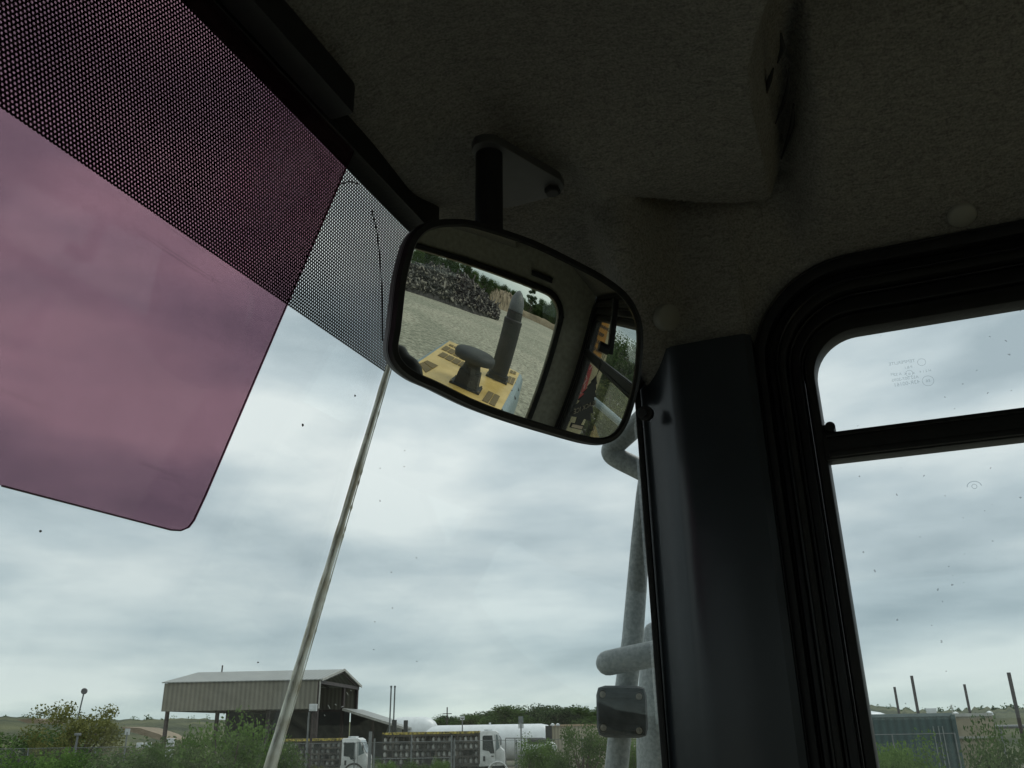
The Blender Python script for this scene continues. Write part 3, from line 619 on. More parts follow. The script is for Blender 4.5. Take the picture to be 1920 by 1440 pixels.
# ================================================================== things in the cab
# rear view mirror
lx = None
P4 = [ray(*q)*np.dot(MC, MN)/np.dot(ray(*q), MN) for q in ((745, 560), (1212, 690), (1010, 440), (950, 785))]
ax_x = P4[1]-P4[0]; ax_x /= np.linalg.norm(ax_x); ax_y = np.cross(MN, ax_x); ax_y /= np.linalg.norm(ax_y)
if ax_y[2] < 0: ax_y = -ax_y
def msurf(u, v, off=0.0):
    """point on the convex mirror at in-plane (u, v)"""
    r_ = u*u+v*v; return O + MC + ax_x*u + ax_y*v + MN*(sqrt(MR*MR-r_)-MR+off)
OUT_PX = [(845, 407), (880, 408), (920, 419), (1000, 447), (1080, 485), (1140, 516), (1182, 546), (1206, 580), (1217, 620), (1215, 680), (1207, 735), (1192, 788), (1173, 820), (1145, 835), (1106, 833), (1040, 816), (960, 792), (887, 765), (818, 731), (780, 713), (750, 688), (737, 655), (742, 610), (751, 530), (762, 480), (774, 445), (794, 421), (818, 410)]
def to_uv(px, py):
    d = ray(px, py); p = d*np.dot(MC, MN)/np.dot(d, MN) - MC; return np.dot(p, ax_x), np.dot(p, ax_y)
OUTL = [to_uv(*q) for q in OUT_PX]
def catmull(P, n=6):
    R_ = []; N_ = len(P); P = [np.array(p) for p in P]
    for i in range(N_):
        p0, p1, p2, p3 = P[i-1], P[i], P[(i+1) % N_], P[(i+2) % N_]
        for k in range(n):
            t = k/n; R_.append(.5*((2*p1)+(-p0+p2)*t+(2*p0-5*p1+4*p2-p3)*t*t+(-p0+3*p1-3*p2+p3)*t**3))
    return R_
OL = catmull(OUTL, 6); cen = np.mean(OL, axis=0)
def inset(L_, d):
    R_ = []
    for i in range(len(L_)):
        t = L_[(i+1) % len(L_)]-L_[i-1]; n_ = arr(-t[1], t[0]); n_ /= np.linalg.norm(n_)
        if np.dot(n_, cen-L_[i]) < 0: n_ = -n_
        R_.append(L_[i]+n_*d)
    return R_
mir = thing('rear_view_mirror', 'convex rear view mirror in black rim on a ceiling bracket, reflecting the yellow hood', 'mirror', tuple(O+MC))
IL = inset(OL, .0085); n_ = len(OL)
s = MB(); rings = 26; vs = [msurf(cen[0], cen[1], .001)]; fs = []
for k in range(1, rings+1):
    for p in inset(OL, .006): q = cen+(p-cen)*k/rings; vs.append(msurf(q[0], q[1], .001))
for i in range(n_): fs.append((0, 1+i, 1+(i+1) % n_))
for k in range(rings-1):
    for i in range(n_): a = 1+k*n_+i; b = 1+k*n_+(i+1) % n_; fs.append((a, a+n_, b+n_, b))
s.add(vs, fs); mg = s.build('mirror_glass', MT['mirror'], mir, smooth=0, recalc=True)
me = mg.data; me.polygons.foreach_set('use_smooth', [True]*len(me.polygons))
# exact sphere normals for a clean reflection
cc = O+MC-MN*MR-ORG[mir.name]
flip = np.dot(np.array(me.polygons[5].normal), MN) < 0
if flip: me.flip_normals()
me.normals_split_custom_set_from_vertices([tuple((np.array(v.co)-cc)/np.linalg.norm(np.array(v.co)-cc)) for v in me.vertices])
s = MB(); A1 = [msurf(*p, -.004) for p in OL]; A2 = [msurf(*p, .003) for p in inset(OL, .0012)]; A3 = [msurf(*p, .0035) for p in inset(OL, .0050)]; A4 = [msurf(*p, .0) for p in inset(OL, .0070)]
s.ring(A1, A2, A3, A4); s.build('rim', MT['rubber'], mir, smooth=60)
s = MB(); B0 = [msurf(*p, -.002) for p in OL]; B1 = [msurf(*p, -.012) for p in inset(OL, .001)]; B2 = [msurf(*p, -.026) for p in inset(OL, .022)]; B3 = [msurf(*(cen+(p-cen)*.25), -.032) for p in OL]
s.add(B0+B1+B2+B3, [(k*n_+i, k*n_+(i+1) % n_, (k+1)*n_+(i+1) % n_, (k+1)*n_+i) for k in range(3) for i in range(n_)]+[tuple(3*n_+i for i in range(n_))]); s.build('housing', MT['plastic_grey'], mir, smooth=50)
# ceiling bracket and post
ptop = PZ(917, 285, .462); d0 = ray(917, 430); pbot = O + d0*(ptop[0]-O[0]+.002)/d0[0]
s = MB(); s.tube([ptop+arr(0, 0, .01), ptop, pbot, pbot+(pbot-ptop)*.5], .0118, 24); post = s.build('post', MT['plastic'], mir, smooth=60)
bz = .458; pp = [PZ(*q, bz) for q in ((884, 282), (890, 271), (905, 266), (925, 267), (945, 276), (1000, 308), (1050, 337), (1058, 350), (1052, 364), (1035, 370), (990, 382), (945, 392), (925, 380), (900, 330))]
s = MB(); s.prism(pp, (0, 0, .009)); pl = s.build('ceiling_plate', MT['plastic_grey'], mir, bevel=.0015)
s = MB(); q = PZ(1036, 355, bz); s.tube([q+arr(0, 0, .002), q-arr(0, 0, .004), q-arr(0, 0, .005)], [.0075, .0075, .006], 6); s.build('bolt', MT['plastic'], pl)

# smoky pink sun visor
s = MB(); vo = .022
VP = [WS(664, 272, vo), WS(520, 605, vo), WS(382, 928, vo), WS(360, 975, vo), WS(350, 988, vo), WS(336, 994, vo), WS(318, 993, vo), WS(0, 910, vo), WS(0, 910, vo)+arr(-.35, 0, 0), WS(0, 910, vo)+arr(-.35, 0, 0)]
VP[-1] = VP[-2].copy(); VP[-1][2] = 3.2+.478; VP[-1][1] = wy(.478)-vo*1.0; 
tt = WS(664, 272, vo).copy(); 
s.prism(VP, nrm*-.003)
vis = thing('sun_visor', 'smoky pink translucent sun visor hanging before the windshield at the left', 'sun visor', tuple(WS(350, 600, vo)))
s.build('tinted_panel', MT['visor'], vis, smooth=0)
def visedge():
    m = mat('visor_edge_plastic', (.05, .015, .03), .25, scale=10); return m
s = MB(); E_ = [p - nrm*.0015 for p in VP[:8]]; s.tube(E_, .0006, 6); s.build('panel_edge', visedge(), vis, smooth=60)
s = MB(); a = A(-.3, .318, .452); b = PZ(585, 215, .450); b = A(b[0]-O[0], .318, .452); s.bar(a, b, .022, .030); s.build('hinge_rail', MT['plastic'], vis, bevel=.004)

# perforated sun screen stuck on the glass
mo = .0035; s = MB()
SP = [WS(-420, -90, mo), WS(360, -90, mo), WS(640, 300, mo), WS(782, 447, mo), WS(757, 560, mo), WS(716, 697, mo), WS(540, 574, mo), WS(0, 200, mo)]
zl = WS(540, 575, mo)[2]-3.2
def ws3(x, z, off=mo): return A(x, wy(z)-off*1.04, z)
def screen(name, x0, x1, z0, z1, m):
    me = bpy.data.meshes.new(name); nxx = 30; vs = []; fs = []; uvs = []
    for i in range(nxx+1):
        for j in range(9):
            x = x0+(x1-x0)*i/nxx; z = z0+(z1-z0)*j/8; w = .0007*sin(x*19)*sin(z*30)
            x_ = x - (.012*(1-j/8)**0 if i == nxx else 0)*0
            vs.append(tuple(ws3(x_, z, mo+.001+w))); uvs.append((x, z*1.04))
    for i in range(nxx):
        for j in range(8): a = i*9+j; fs.append((a, a+1, a+10, a+9))
    me.from_pydata(vs, [], fs); uvl = me.uv_layers.new(name='UVMap')
    for l_ in me.loops: uvl.data[l_.index].uv = uvs[l_.vertex_index]
    me.materials.append(m); me.polygons.foreach_set('use_smooth', [True]*len(me.polygons)); o = bpy.data.objects.new(name, me); COL.objects.link(o); return o
film = screen('perforated_sunshade', -.78, .6555, zl, .452, MT['perf'])
md = film.modifiers.new('thick', 'SOLIDIFY'); md.thickness = .0004; md.offset = 0
tag(film, 'black perforated sunshade film across the top of the windshield, its right end beside the mirror', 'sunshade')
s = MB()
Q = [WS(*q, .006) for q in ((640, 345), (656, 340), (672, 345))]; s.tube(Q, .0006, 5)
Q = [WS(*q, .006) for q in ((697, 395), (706, 430), (712, 480), (717, 560), (717, 640))]; s.tube(Q, .0006, 5)
s.build('crease', MT['plastic'], film)

# air freshener on its hook (seen in the mirror)
def tree_outline():
    half = [(0, 1.0), (.05, .93), (.11, .87), (.08, .85), (.17, .76), (.13, .745), (.24, .64), (.17, .63), (.30, .50), (.22, .49), (.36, .35), (.26, .345), (.40, .19), (.12, .21), (.10, .09), (.22, .09), (.22, 0)]
    return half+[(-x, y) for x, y in half[::-1] if x > 0]
FY = -.27
tip = RP(1117, 704, 1, FY); bot = RP(1083, 806, 1, FY); hgt = np.linalg.norm(tip-bot)
fr = thing('air_freshener', 'black fir tree shaped air freshener hanging by a thin cord, seen in the mirror', 'air freshener', tuple(tip))
rot = radians(-35); dx = arr(cos(rot), sin(rot), 0); dz = arr(.0, 0, 1)
s = MB(); base_ = tip-arr(0, 0, hgt); s.prism([base_+dx*x*hgt*.95+dz*y*hgt for x, y in tree_outline()], np.cross(dx, dz)*.002); ft = s.build('scented_card', mat('black_card', (.006, .006, .006), .6), fr, smooth=0)
nf = np.cross(dx, dz); sgn = 1 if np.dot(nf, (O+MC)-tip) > 0 else -1
fo = nf*(.0024 if sgn > 0 else -.0006); tdx = -dx if sgn < 0 else dx
tdx = dx*(1 if np.dot(np.cross(dx, dz), (O+MC)-tip) > 0 else -1)
text('BLACK ICE', hgt*.13, base_+dz*hgt*.42+fo, tdx*.9-dz*.45*(1), dz*.9+tdx*.45, mat('dull_lettering', (.20, .17, .13), .6), 'card_lettering', ft)
s = MB(); s.box(base_+dz*hgt*.045+fo, (hgt*.34, .0012, hgt*.055), np.array([dx, nf, dz]).T); s.build('card_label', mat('tan_label', (.35, .28, .2), .6), ft)
hk = RP(1133, 663, 1, FY); s = MB(); s.tube([tip, hk+arr(.001, 0, 0)], .0006, 5); s.tube([tip, hk+arr(-.004, 0, 0)], .0006, 5); s.build('cord', MT['plastic'], fr)
h0 = RP(1143, 600, 1, FY)
s = MB(); s.bar(RP(1152, 560, 1, FY), RP(1141, 664, 1, FY), .014, .014, (0, 1, 0)); c = RP(1131, 653, 1, FY); s.tube([c+arr(-.014, 0, 0), c+arr(.012, 0, 0)], .010, 16); hkbar = s.build('hanger_bracket', MT['plastic'], cab, bevel=.002)
# operator seat behind the eye
seat = thing('operator_seat', 'black vinyl operator seat, its headrest just showing in the lower left of the mirror', 'seat', tuple(A(.12, -.5, -1.5)))
hc = RP(752, 705, 1, -.40)
s = MB(); s.tube([hc+arr(-.22, -.02, 0), hc+arr(-.16, 0, 0), hc+arr(-.02, 0, 0), hc+arr(.0, 0, 0)], [.05, .075, .075, .06], 20, round_end='both'); s.build('headrest', MT['seat'], seat, smooth=60)
s = MB(); s.box(A(.12, -.55, -.42), (.48, .12, .72)); s.build('backrest', MT['seat'], seat, bevel=.04)
s = MB(); s.box(A(.12, -.28, -.85), (.50, .50, .14)); s.build('cushion', MT['seat'], seat, bevel=.04)
s = MB(); s.box(A(.12, -.30, -1.2), (.36, .36, .60)); s.build('pedestal', MT['plastic'], seat, bevel=.02)

# ================================================================== GROUND
def ground_mat():
    m, t = newmat('dirt_and_grass'); b = t.nodes['Principled BSDF']; n = t.nodes.new; l = t.links.new
    tcn = n('ShaderNodeTexCoord'); a = n('ShaderNodeTexNoise'); a.inputs['Scale'].default_value = .06; a.inputs['Detail'].default_value = 10; l(tcn.outputs['Object'], a.inputs['Vector'])
    r = n('ShaderNodeValToRGB'); l(a.outputs[0], r.inputs[0]); e = r.color_ramp
    e.elements[0].position = .40; e.elements[0].color = (.045, .06, .022, 1); e.elements[1].position = .62; e.elements[1].color = (.17, .14, .10, 1)
    l(r.outputs[0], b.inputs['Base Color']); b.inputs['Roughness'].default_value = .95; return m
def gravel_mat():
    m, t = newmat('crushed_gravel'); b = t.nodes['Principled BSDF']; n = t.nodes.new; l = t.links.new
    tcn = n('ShaderNodeTexCoord')
    a = n('ShaderNodeTexNoise'); a.inputs['Scale'].default_value = 3.2; a.inputs['Detail'].default_value = 14; a.inputs['Roughness'].default_value = .78; l(tcn.outputs['Object'], a.inputs['Vector'])
    c = n('ShaderNodeTexNoise'); c.inputs['Scale'].default_value = .12; c.inputs['Detail'].default_value = 6; c.inputs['Distortion'].default_value = 1; l(tcn.outputs['Object'], c.inputs['Vector'])
    r = n('ShaderNodeValToRGB'); l(a.outputs[0], r.inputs[0]); e = r.color_ramp
    e.elements[0].position = .38; e.elements[0].color = (.13, .125, .105, 1); e.elements[1].position = .60; e.elements[1].color = (.60, .57, .49, 1)
    r2_ = n('ShaderNodeValToRGB'); l(c.outputs[0], r2_.inputs[0]); e = r2_.color_ramp
    e.elements[0].position = .4; e.elements[0].color = (.72, .74, .68, 1); e.elements[1].position = .62; e.elements[1].color = (1, .98, .92, 1)
    mx = n('ShaderNodeMix'); mx.data_type = 'RGBA'; mx.blend_type = 'MULTIPLY'; mx.inputs[0].default_value = 1; l(r.outputs[0], mx.inputs[6]); l(r2_.outputs[0], mx.inputs[7])
    l(mx.outputs[2], b.inputs['Base Color']); b.inputs['Roughness'].default_value = .95
    bp = n('ShaderNodeBump'); bp.inputs['Strength'].default_value = .6; bp.inputs['Distance'].default_value = .05; l(a.outputs[0], bp.inputs['Height']); l(bp.outputs[0], b.inputs['Normal']); return m
s = MB(); s.add([(3000*cos(a), 3000*sin(a), 0) for a in np.linspace(0, 2*pi, 48, endpoint=False)], [tuple(range(48))]); tag(s.build('ground', ground_mat(), None, recalc=False), kind='structure')
s = MB(); s.add([(-140, 14, .004), (-140, -210, .004), (120, -210, .004), (60, -60, .004), (22, 4, .004), (14, 14, .004)], [(0, 1, 2, 3, 4, 5)]); o = s.build('gravel_yard', gravel_mat(), None, recalc=False); tag(o, kind='structure')

# ------------------------------------------------ foliage
LEAF = {'green': leafmat('leaf_green', (.06, .115, .028), (.15, .24, .065)), 'olive': leafmat('leaf_olive', (.07, .085, .03), (.17, .18, .07)), 'dark': leafmat('leaf_dark', (.035, .062, .028), (.09, .13, .055)), 'mid': leafmat('leaf_mid', (.05, .09, .03), (.12, .18, .06)), 'yellow': leafmat('leaf_yellow', (.10, .11, .03), (.26, .26, .09)), 'dry': leafmat('leaf_dry', (.12, .10, .06), (.2, .18, .12))}
BARK = mat('bark', (.10, .08, .06), .9, scale=6)
def leaves(mb, c, r, n, size, flat=1.0):
    u = rng.normal(size=(n, 3)); u /= np.linalg.norm(u, axis=1)[:, None]; rad = rng.random(n)**.45
    P = c + u*rad[:, None]*np.array([r, r, r*flat])
    a = rng.normal(size=(n, 3)); a /= np.linalg.norm(a, axis=1)[:, None]; b = np.cross(a, rng.normal(size=(n, 3))); b /= np.linalg.norm(b, axis=1)[:, None]
    sz = size*(.6+.8*rng.random(n)); o = len(mb.v)
    a *= sz[:, None]; b *= (sz*.55)[:, None]
    V = np.stack([P-a, P+b, P+a, P-b], 1).reshape(-1, 3)
    mb.v += [tuple(q) for q in V.tolist()]; mb.f += [(o+4*i, o+4*i+1, o+4*i+2, o+4*i+3) for i in range(n)]; mb.m += [mb.mi]*n
PROTO = {}
def plant_proto(kind, w, h, trunk, leaf, n, size, clumps, seed, name, open_=False):
    """a plant of crown width w, total height h, standing at the origin"""
    global rng; keep = rng; rng = np.random.default_rng(seed)
    root = bpy.data.objects.new(name, None); COL.objects.link(root); ORG[root.name] = np.zeros(3)
    cb = trunk; ch = h-trunk
    t = MB(); t.tube([(0, 0, 0), (.04*w, 0, h*.3), (0, .03*w, h*.6)], [w*.035+.02, w*.025+.015, w*.012+.01], 7)
    crown = MB(); cents = []
    for i in range(clumps):
        a = rng.random()*2*pi; rr_ = sqrt(rng.random())*.36*w; z = cb + ch*(.12+.76*rng.random())
        k = 1-.45*abs((z-cb)/ch-.45); c = np.array([cos(a)*rr_*k*1.25, sin(a)*rr_*k*1.25, z]); cents.append(c)
        cr_ = w*((.16 if 'tree' == name else .13)+.10*rng.random())*(.75 if open_ else 1)
        leaves(crown, c, cr_, n//clumps, size, .8)
    for c in cents[::2]: t.tube([(0, 0, h*.15+.1*c[2]), (c[0]*.5, c[1]*.5, c[2]*.65), tuple(c)], [w*.016+.008, w*.010+.005, .006], 5)
    crown.build('crown', LEAF[leaf], root, smooth=0, recalc=False); t.build('trunk', BARK, root)
    rng = keep; return root
def put(kind, loc, sc=1, rz=0, label=None, cat=None, group=None, sz=None):
    p = PROTO[kind]
    if p[1]: o = p[0]; p[1] = False
    else: o = copy_tree(p[0])
    o.location = loc; o.scale = (sc, sc, sc if sz is None else sz); o.rotation_euler = (0, 0, rz); tag(o, label, cat, group); return o
PROTO['bushA'] = [plant_proto('bush', 4, 3, .15, 'green', 10000, .055, 34, 1, 'bush'), True]
PROTO['bushB'] = [plant_proto('bush', 4, 3, .15, 'mid', 10000, .055, 34, 2, 'bush'), True]
PROTO['bushC'] = [plant_proto('bush', 4, 2.6, .15, 'olive', 8000, .055, 34, 3, 'bush', True), True]
PROTO['yellow'] = [plant_proto('tree', 7, 6, .8, 'yellow', 6000, .10, 34, 4, 'small_tree', True), True]
PROTO['treeA'] = [plant_proto('tree', 12, 11, 1.5, 'dark', 12000, .25, 40, 5, 'tree'), True]
PROTO['treeB'] = [plant_proto('tree', 10, 12, 1.2, 'mid', 12000, .23, 38, 6, 'tree'), True]
PROTO['treeC'] = [plant_proto('tree', 5.5, 13, 3.0, 'dark', 5200, .20, 22, 7, 'tall_tree'), True]
def bush_at(kind, px, wpx, top, dist, label, rz=0, group=None, cat='bush', h0=3., w0=4.):
    p = PH(px, top, dist); h_ = p[2]; w_ = wpx*dist/F*.95
    put(kind, (p[0], p[1], 0), max(w_/w0, .55*h_/h0), rz, label, cat, group, sz=h_/h0)
bush_at('bushA', 55, 230, 1403, 30, 'bright green bush at the lower left corner of the photo', 1)
bush_at('bushB', 255, 260, 1396, 36, 'dull green bush low between the lower left corner bush and the shed post', 2)
bush_at('bushB', 345, 130, 1392, 33, 'small dark bush directly under the left end post of the shed', 4)
bush_at('bushA', 438, 190, 1350, 31, 'large green bush hiding the left underside of the open shed', 3)
bush_at('bushB', 520, 110, 1392, 38, 'dark bush just right of the windshield joint before the cylinder rack', 1.5)
bush_at('yellow', 160, 165, 1316, 62, 'yellowish open crowned small tree left of the shed under the round lamp', 0, cat='tree', h0=6, w0=7)
bush_at('bushB', 60, 200, 1368, 75, 'dark green bush on the left in front of the grassy bank', 2.2)
bush_at('bushC', 285, 150, 1378, 70, 'low olive bush beside the sandy track left of the shed', 1.1)
bush_at('bushA', 700+20, 60, 1426, 46, 'small green shrub at the fence foot between the two trucks', 1)
bush_at('bushB', 780, 60, 1428, 45, 'small dark shrub at the fence foot under the rack truck', 5)
bush_at('bushA', 822, 46, 1424, 44, 'small green shrub below the right truck bed', 2)
bush_at('bushC', 598, 40, 1424, 45, 'low yellow green shrub by the red brown pole', 3)
bush_at('bushA', 1003, 95, 1384, 44, 'green bush right of the white truck nose', .5)
bush_at('bushB', 1090, 120, 1358, 40, 'tall green bush before the cream container', 2.5)
bush_at('bushA', 1190, 90, 1385, 42, 'green bush seen behind the grey handrail', 1.7)
bush_at('bushA', 1705, 150, 1388, 26, 'light green bush in front of the dark green container', 4)
bush_at('bushA', 1640, 110, 1398, 24, 'low light green bush at the foot of the door frame', 1)
bush_at('bushB', 1888, 140, 1364, 24, 'large green bush at the lower right corner of the photo', 5)
bush_at('bushC', 1805, 90, 1418, 22, 'low olive bush between the two right hand bushes', 2)
# tree line behind the tanks
tl = [(815, 40, 1347, 210), (845, 60, 1342, 215), (880, 70, 1338, 205), (915, 70, 1334, 210), (955, 90, 1322, 190), (1012, 90, 1323, 195), (1050, 60, 1335, 210), (1085, 80, 1326, 195), (1120, 80, 1324, 190), (1160, 70, 1330, 200), (985, 60, 1338, 225), (1205, 80, 1330, 200)]
names = ['leftmost low tree of the line behind the white tank', 'second low tree from the left, beside the utility pole', 'rounded low tree behind the first white sign', 'dark tree rising left of the tallest crown', 'broad tallest crown of the tree line, left of the two panel sign', 'rounded crown just right of the two panel sign', 'low tree in the dip right of the rounded crown', 'dark tree behind the cream container', 'dark tree at the left edge of the grey rail clamp', 'tree hidden partly by the rail clamp', 'low tree in the gap between the two tallest crowns', 'tree seen between handrail and pillar']
for i, (px, w, top, d) in enumerate(tl):
    bush_at('treeA' if i % 2 else 'treeB', px, w*1.25, top, d, names[i], i*1.3, 'distant tree line behind the tanks', 'tree', 11 if i % 2 else 12, 12 if i % 2 else 10)

# grassy banks
MT['bank'] = mat('grassy_bank', (.040, .055, .023), .95, c2=(.10, .105, .045), scale=.12, var=.2, detail=10, bump=.4, bscale=1.2)
MT['sand'] = mat('sandy_soil', (.27, .215, .15), .95, scale=.3, var=.2, detail=8, bump=.4, bscale=2)
def bank(name, pts, dist, depth, m, foot=None):
    s = MB(); prof_ = [(-1, 0), (-.75, .35), (-.4, .78), (0, 1.0), (.5, .9), (1.2, 0)]; vs = []; px0 = [p[0] for p in pts]; N_ = 90
    for i in range(N_):
        px = px0[0]+(px0[-1]-px0[0])*i/(N_-1); py = np.interp(px, px0, [p[1] for p in pts]); c = PH(px, py, dist); dh = (c-O)[:2]/dist
        for (t, k) in prof_:
            q = O[:2]+dh*(dist+t*depth); vs.append((q[0], q[1], max(-.2, c[2]*k+rng.normal(0, .12)*(k > 0)) if k else -.3))
    m6 = len(prof_); s.add(vs, [(i*m6+k, i*m6+k+1, (i+1)*m6+k+1, (i+1)*m6+k) for i in range(N_-1) for k in range(m6-1)]); o = s.build(name, m, None, smooth=180, recalc=False); return tag(o, kind='structure')
bank('hill', [(-150, 1346), (0, 1343), (90, 1347), (180, 1350), (250, 1349), (330, 1347), (460, 1350), (620, 1352), (700, 1356), (800, 1362)], 170, 50, MT['bank'])
bank('hillside', [(1480, 1330), (1610, 1322), (1660, 1326), (1720, 1333), (1790, 1331), (1920, 1326), (2200, 1322)], 130, 45, MT['bank'])
s = MB(); P = [PH(*q, 110) for q in ((228, 1363), (262, 1365), (300, 1377), (318, 1388), (300, 1388), (262, 1377), (230, 1369))]; s.prism(P, fw*arr(1, 1, 0)*6); tag(s.build('sand_track', MT['sand'], None), kind='structure')
s = MB(); P = [PH(*q, 118) for q in ((30, 1349), (60, 1347), (100, 1352), (98, 1357), (50, 1356))]; s.prism(P, fw*arr(1, 1, 0)*3); tag(s.build('sand_bank', MT['sand'], None), kind='structure')
wd = MB()                                                   # weeds along both crests
for (x0, x1, pts, dist) in ((0, 660, [(0, 1343), (90, 1347), (180, 1350), (330, 1347), (660, 1352)], 168), (1605, 1925, [(1605, 1322), (1660, 1326), (1720, 1333), (1790, 1331), (1925, 1325)], 128)):
    for i in range(110):
        px = x0+(x1-x0)*rng.random(); py = np.interp(px, [p[0] for p in pts], [p[1] for p in pts]); c = PH(px, py, dist); c[2] -= .45; h_ = .3+rng.random()**3*1.6
        h_ *= .75
        if x0 > 1000: h_ *= .8
        leaves(wd, c+arr(0, 0, h_*.5), h_*.5, int(14+h_*12), .13, 1.2)
tag(wd.build('weeds', LEAF['mid'], None, smooth=0, recalc=False), 'straggly weeds growing along the crests of the grassy banks', 'weeds', kind='stuff')
gm = MB()                                                   # rough vegetation between bushes and fence
for i in range(260):
    px = rng.uniform(-50, 1950); d = rng.uniform(38, 100)
    if 520 < px < 1000 and d > 48: continue
    c = PH(px, 1400, d); c[2] = 0; h_ = .5+rng.random()*.9; leaves(gm, c+arr(0, 0, h_*.4), h_*.9, 70, .10, .7)
tag(gm.build('undergrowth', LEAF['olive'], None, smooth=0, recalc=False), 'rough weeds and grass covering the ground before the fence', 'undergrowth', kind='stuff')

# ------------------------------------------------ open shed
MT['tin_tan'] = None
def corr(name, c, scale=.75, axis=0, rough=.5):
    m, t = newmat(name); b = t.nodes['Principled BSDF']; n = t.nodes.new; l = t.links.new
    uv = n('ShaderNodeTexCoord'); mp = n('ShaderNodeMapping'); l(uv.outputs['Object'], mp.inputs[0])
    mp.inputs['Rotation'].default_value = (0, 0, AZ)
    w = n('ShaderNodeTexWave'); w.inputs['Scale'].default_value = scale; w.bands_direction = 'X'; l(mp.outputs[0], w.inputs['Vector'])
    ns = n('ShaderNodeTexNoise'); ns.inputs['Scale'].default_value = .8; ns.inputs['Detail'].default_value = 6; l(uv.outputs['Object'], ns.inputs['Vector'])
    r = n('ShaderNodeValToRGB'); l(ns.outputs[0], r.inputs[0]); r.color_ramp.elements[0].color = (*[v*.8 for v in c], 1); r.color_ramp.elements[1].color = (*[v*1.15 for v in c], 1)
    mr = n('ShaderNodeMapRange'); l(w.outputs[0], mr.inputs[0]); mr.inputs[3].default_value = .74; mr.inputs[4].default_value = 1.06  # rib shading put into the colour, darker in the grooves
    mx = n('ShaderNodeVectorMath'); mx.operation = 'SCALE'; l(r.outputs[0], mx.inputs[0]); l(mr.outputs[0], mx.inputs['Scale']); l(mx.outputs[0], b.inputs['Base Color'])
    bp = n('ShaderNodeBump'); bp.inputs['Strength'].default_value = .5; bp.inputs['Distance'].default_value = .04; l(w.outputs[0], bp.inputs['Height']); l(bp.outputs[0], b.inputs['Normal']); b.inputs['Roughness'].default_value = rough; return m
MT['tin_tan'] = corr('tan_corrugated_steel', (.225, .21, .165)); MT['tin_grey'] = corr('grey_roof_steel', (.30, .31, .29)); MT['post'] = mat('red_oxide_steel', (.045, .03, .028), .6, scale=3)
MT['trimw'] = mat('pale_trim', (.42, .41, .37), .5, scale=3); MT['nearblack'] = mat('near_black_matte', (.045, .045, .045), .9, scale=1)
ZE = 7.3
def atz(px, py, z): d = ray(px, py); return O + d*(z-3.2)/d[2]
FL = atz(309, 1280, ZE); FR = atz(600, 1274, ZE); Ldir = (FR-FL); L_len = np.linalg.norm(Ldir[:2]); Ldir /= np.linalg.norm(Ldir)
Wd = arr(-Ldir[1], Ldir[0], 0)
if np.dot(Wd, fw) < 0: Wd = -Wd
# width so the far corner meets x=673
best_ = min(np.arange(3, 40, .05), key=lambda w: abs(np.dot((FR+Wd*w-O), r2)/np.dot((FR+Wd*w-O), fw)*F+960-673)); Wd_len = best_
shed = thing('open_shed', 'open sided steel shed with tan corrugated skirt and grey gable roof behind the trucks', 'shed', (FL[0], FL[1], 0))
def SP_(u, v, z): p = FL+Ldir*u+Wd*v; return arr(p[0], p[1], z)
W_ = Wd_len; Lx = L_len; ridge = ZE+ (1274-1253)*np.linalg.norm(FR-O)/F*1.12
s = MB()
for (v0, z0, v1, z1) in ((-.15, ZE-.05, W_/2, ridge), (W_+.15, ZE-.05, W_/2, ridge)):
    s.prism([SP_(-.2, v0, z0), SP_(Lx+.25, v0, z0), SP_(Lx+.25, v1, z1), SP_(-.2, v1, z1)], (0, 0, .08))
s.build('roof', MT['tin_grey'], shed, smooth=0)
zs_ = PH(309, 1334, np.linalg.norm((FL-O)[:2]))[2]
s = MB(); s.prism([SP_(0, 0, zs_), SP_(Lx, 0, zs_), SP_(Lx, 0, ZE-.06), SP_(0, 0, ZE-.06)], Wd*.06); s.build('side_skirt', MT['tin_tan'], shed, smooth=0)
s = MB(); s.prism([SP_(0, W_, zs_), SP_(Lx, W_, zs_), SP_(Lx, W_, ZE-.06), SP_(0, W_, ZE-.06)], Wd*-.06); s.build('side_skirt', MT['tin_tan'], shed, smooth=0)
s = MB(); s.prism([SP_(0.02, .1, zs_), SP_(0.02, W_-.1, zs_), SP_(.02, W_-.1, ZE-.1), SP_(.02, W_/2, ridge-.1), SP_(.02, .1, ZE-.1)], Ldir*.06); s.build('gable_end', MT['tin_tan'], shed, smooth=0)
s = MB()
for a, b in (((-.15, ZE-.02), (W_/2, ridge+.03)), ((W_+.15, ZE-.02), (W_/2, ridge+.03))): s.bar(SP_(Lx+.27, *a), SP_(Lx+.27, *b), .08, .22)
s.build('gable_trim', MT['trimw'], shed)
s = MB(); s.bar(SP_(Lx+.05, -.02, zs_), SP_(Lx+.05, -.02, ZE), .09, .09, (1, 0, 0)); s.build('corner_trim', MT['trimw'], shed)
s = MB(); s.bar(SP_(Lx, .1, ZE-.2), SP_(Lx, W_-.1, ZE-.2), .15, .3); s.bar(SP_(Lx*.3, W_*.7, zs_), SP_(Lx, W_*.7, zs_), .1, .2)
for u in np.linspace(.1, 1, 5)*Lx: s.bar(SP_(u, .1, ZE-.15), SP_(u, W_/2, ridge-.2), .12, .2); s.bar(SP_(u, W_-.1, ZE-.15), SP_(u, W_/2, ridge-.2), .12, .2)
s.build('rafter', MT['post'], shed)
for (u, v) in ((.45, .32), (.45, W_-.3), (Lx*.33, 1.2), (Lx*.33, W_-.2), (Lx*.66, 1.2), (Lx-.15, .12), (Lx*.66, W_-.2), (Lx-.15, W_-.2), (Lx-.1, W_*.6)):
    s = MB(); s.bar(SP_(u, v, 0), SP_(u, v, ZE-.15), .28, .24, (1, 0, 0)); s.build('post', MT['post'], shed)
zl0 = zs_-.05
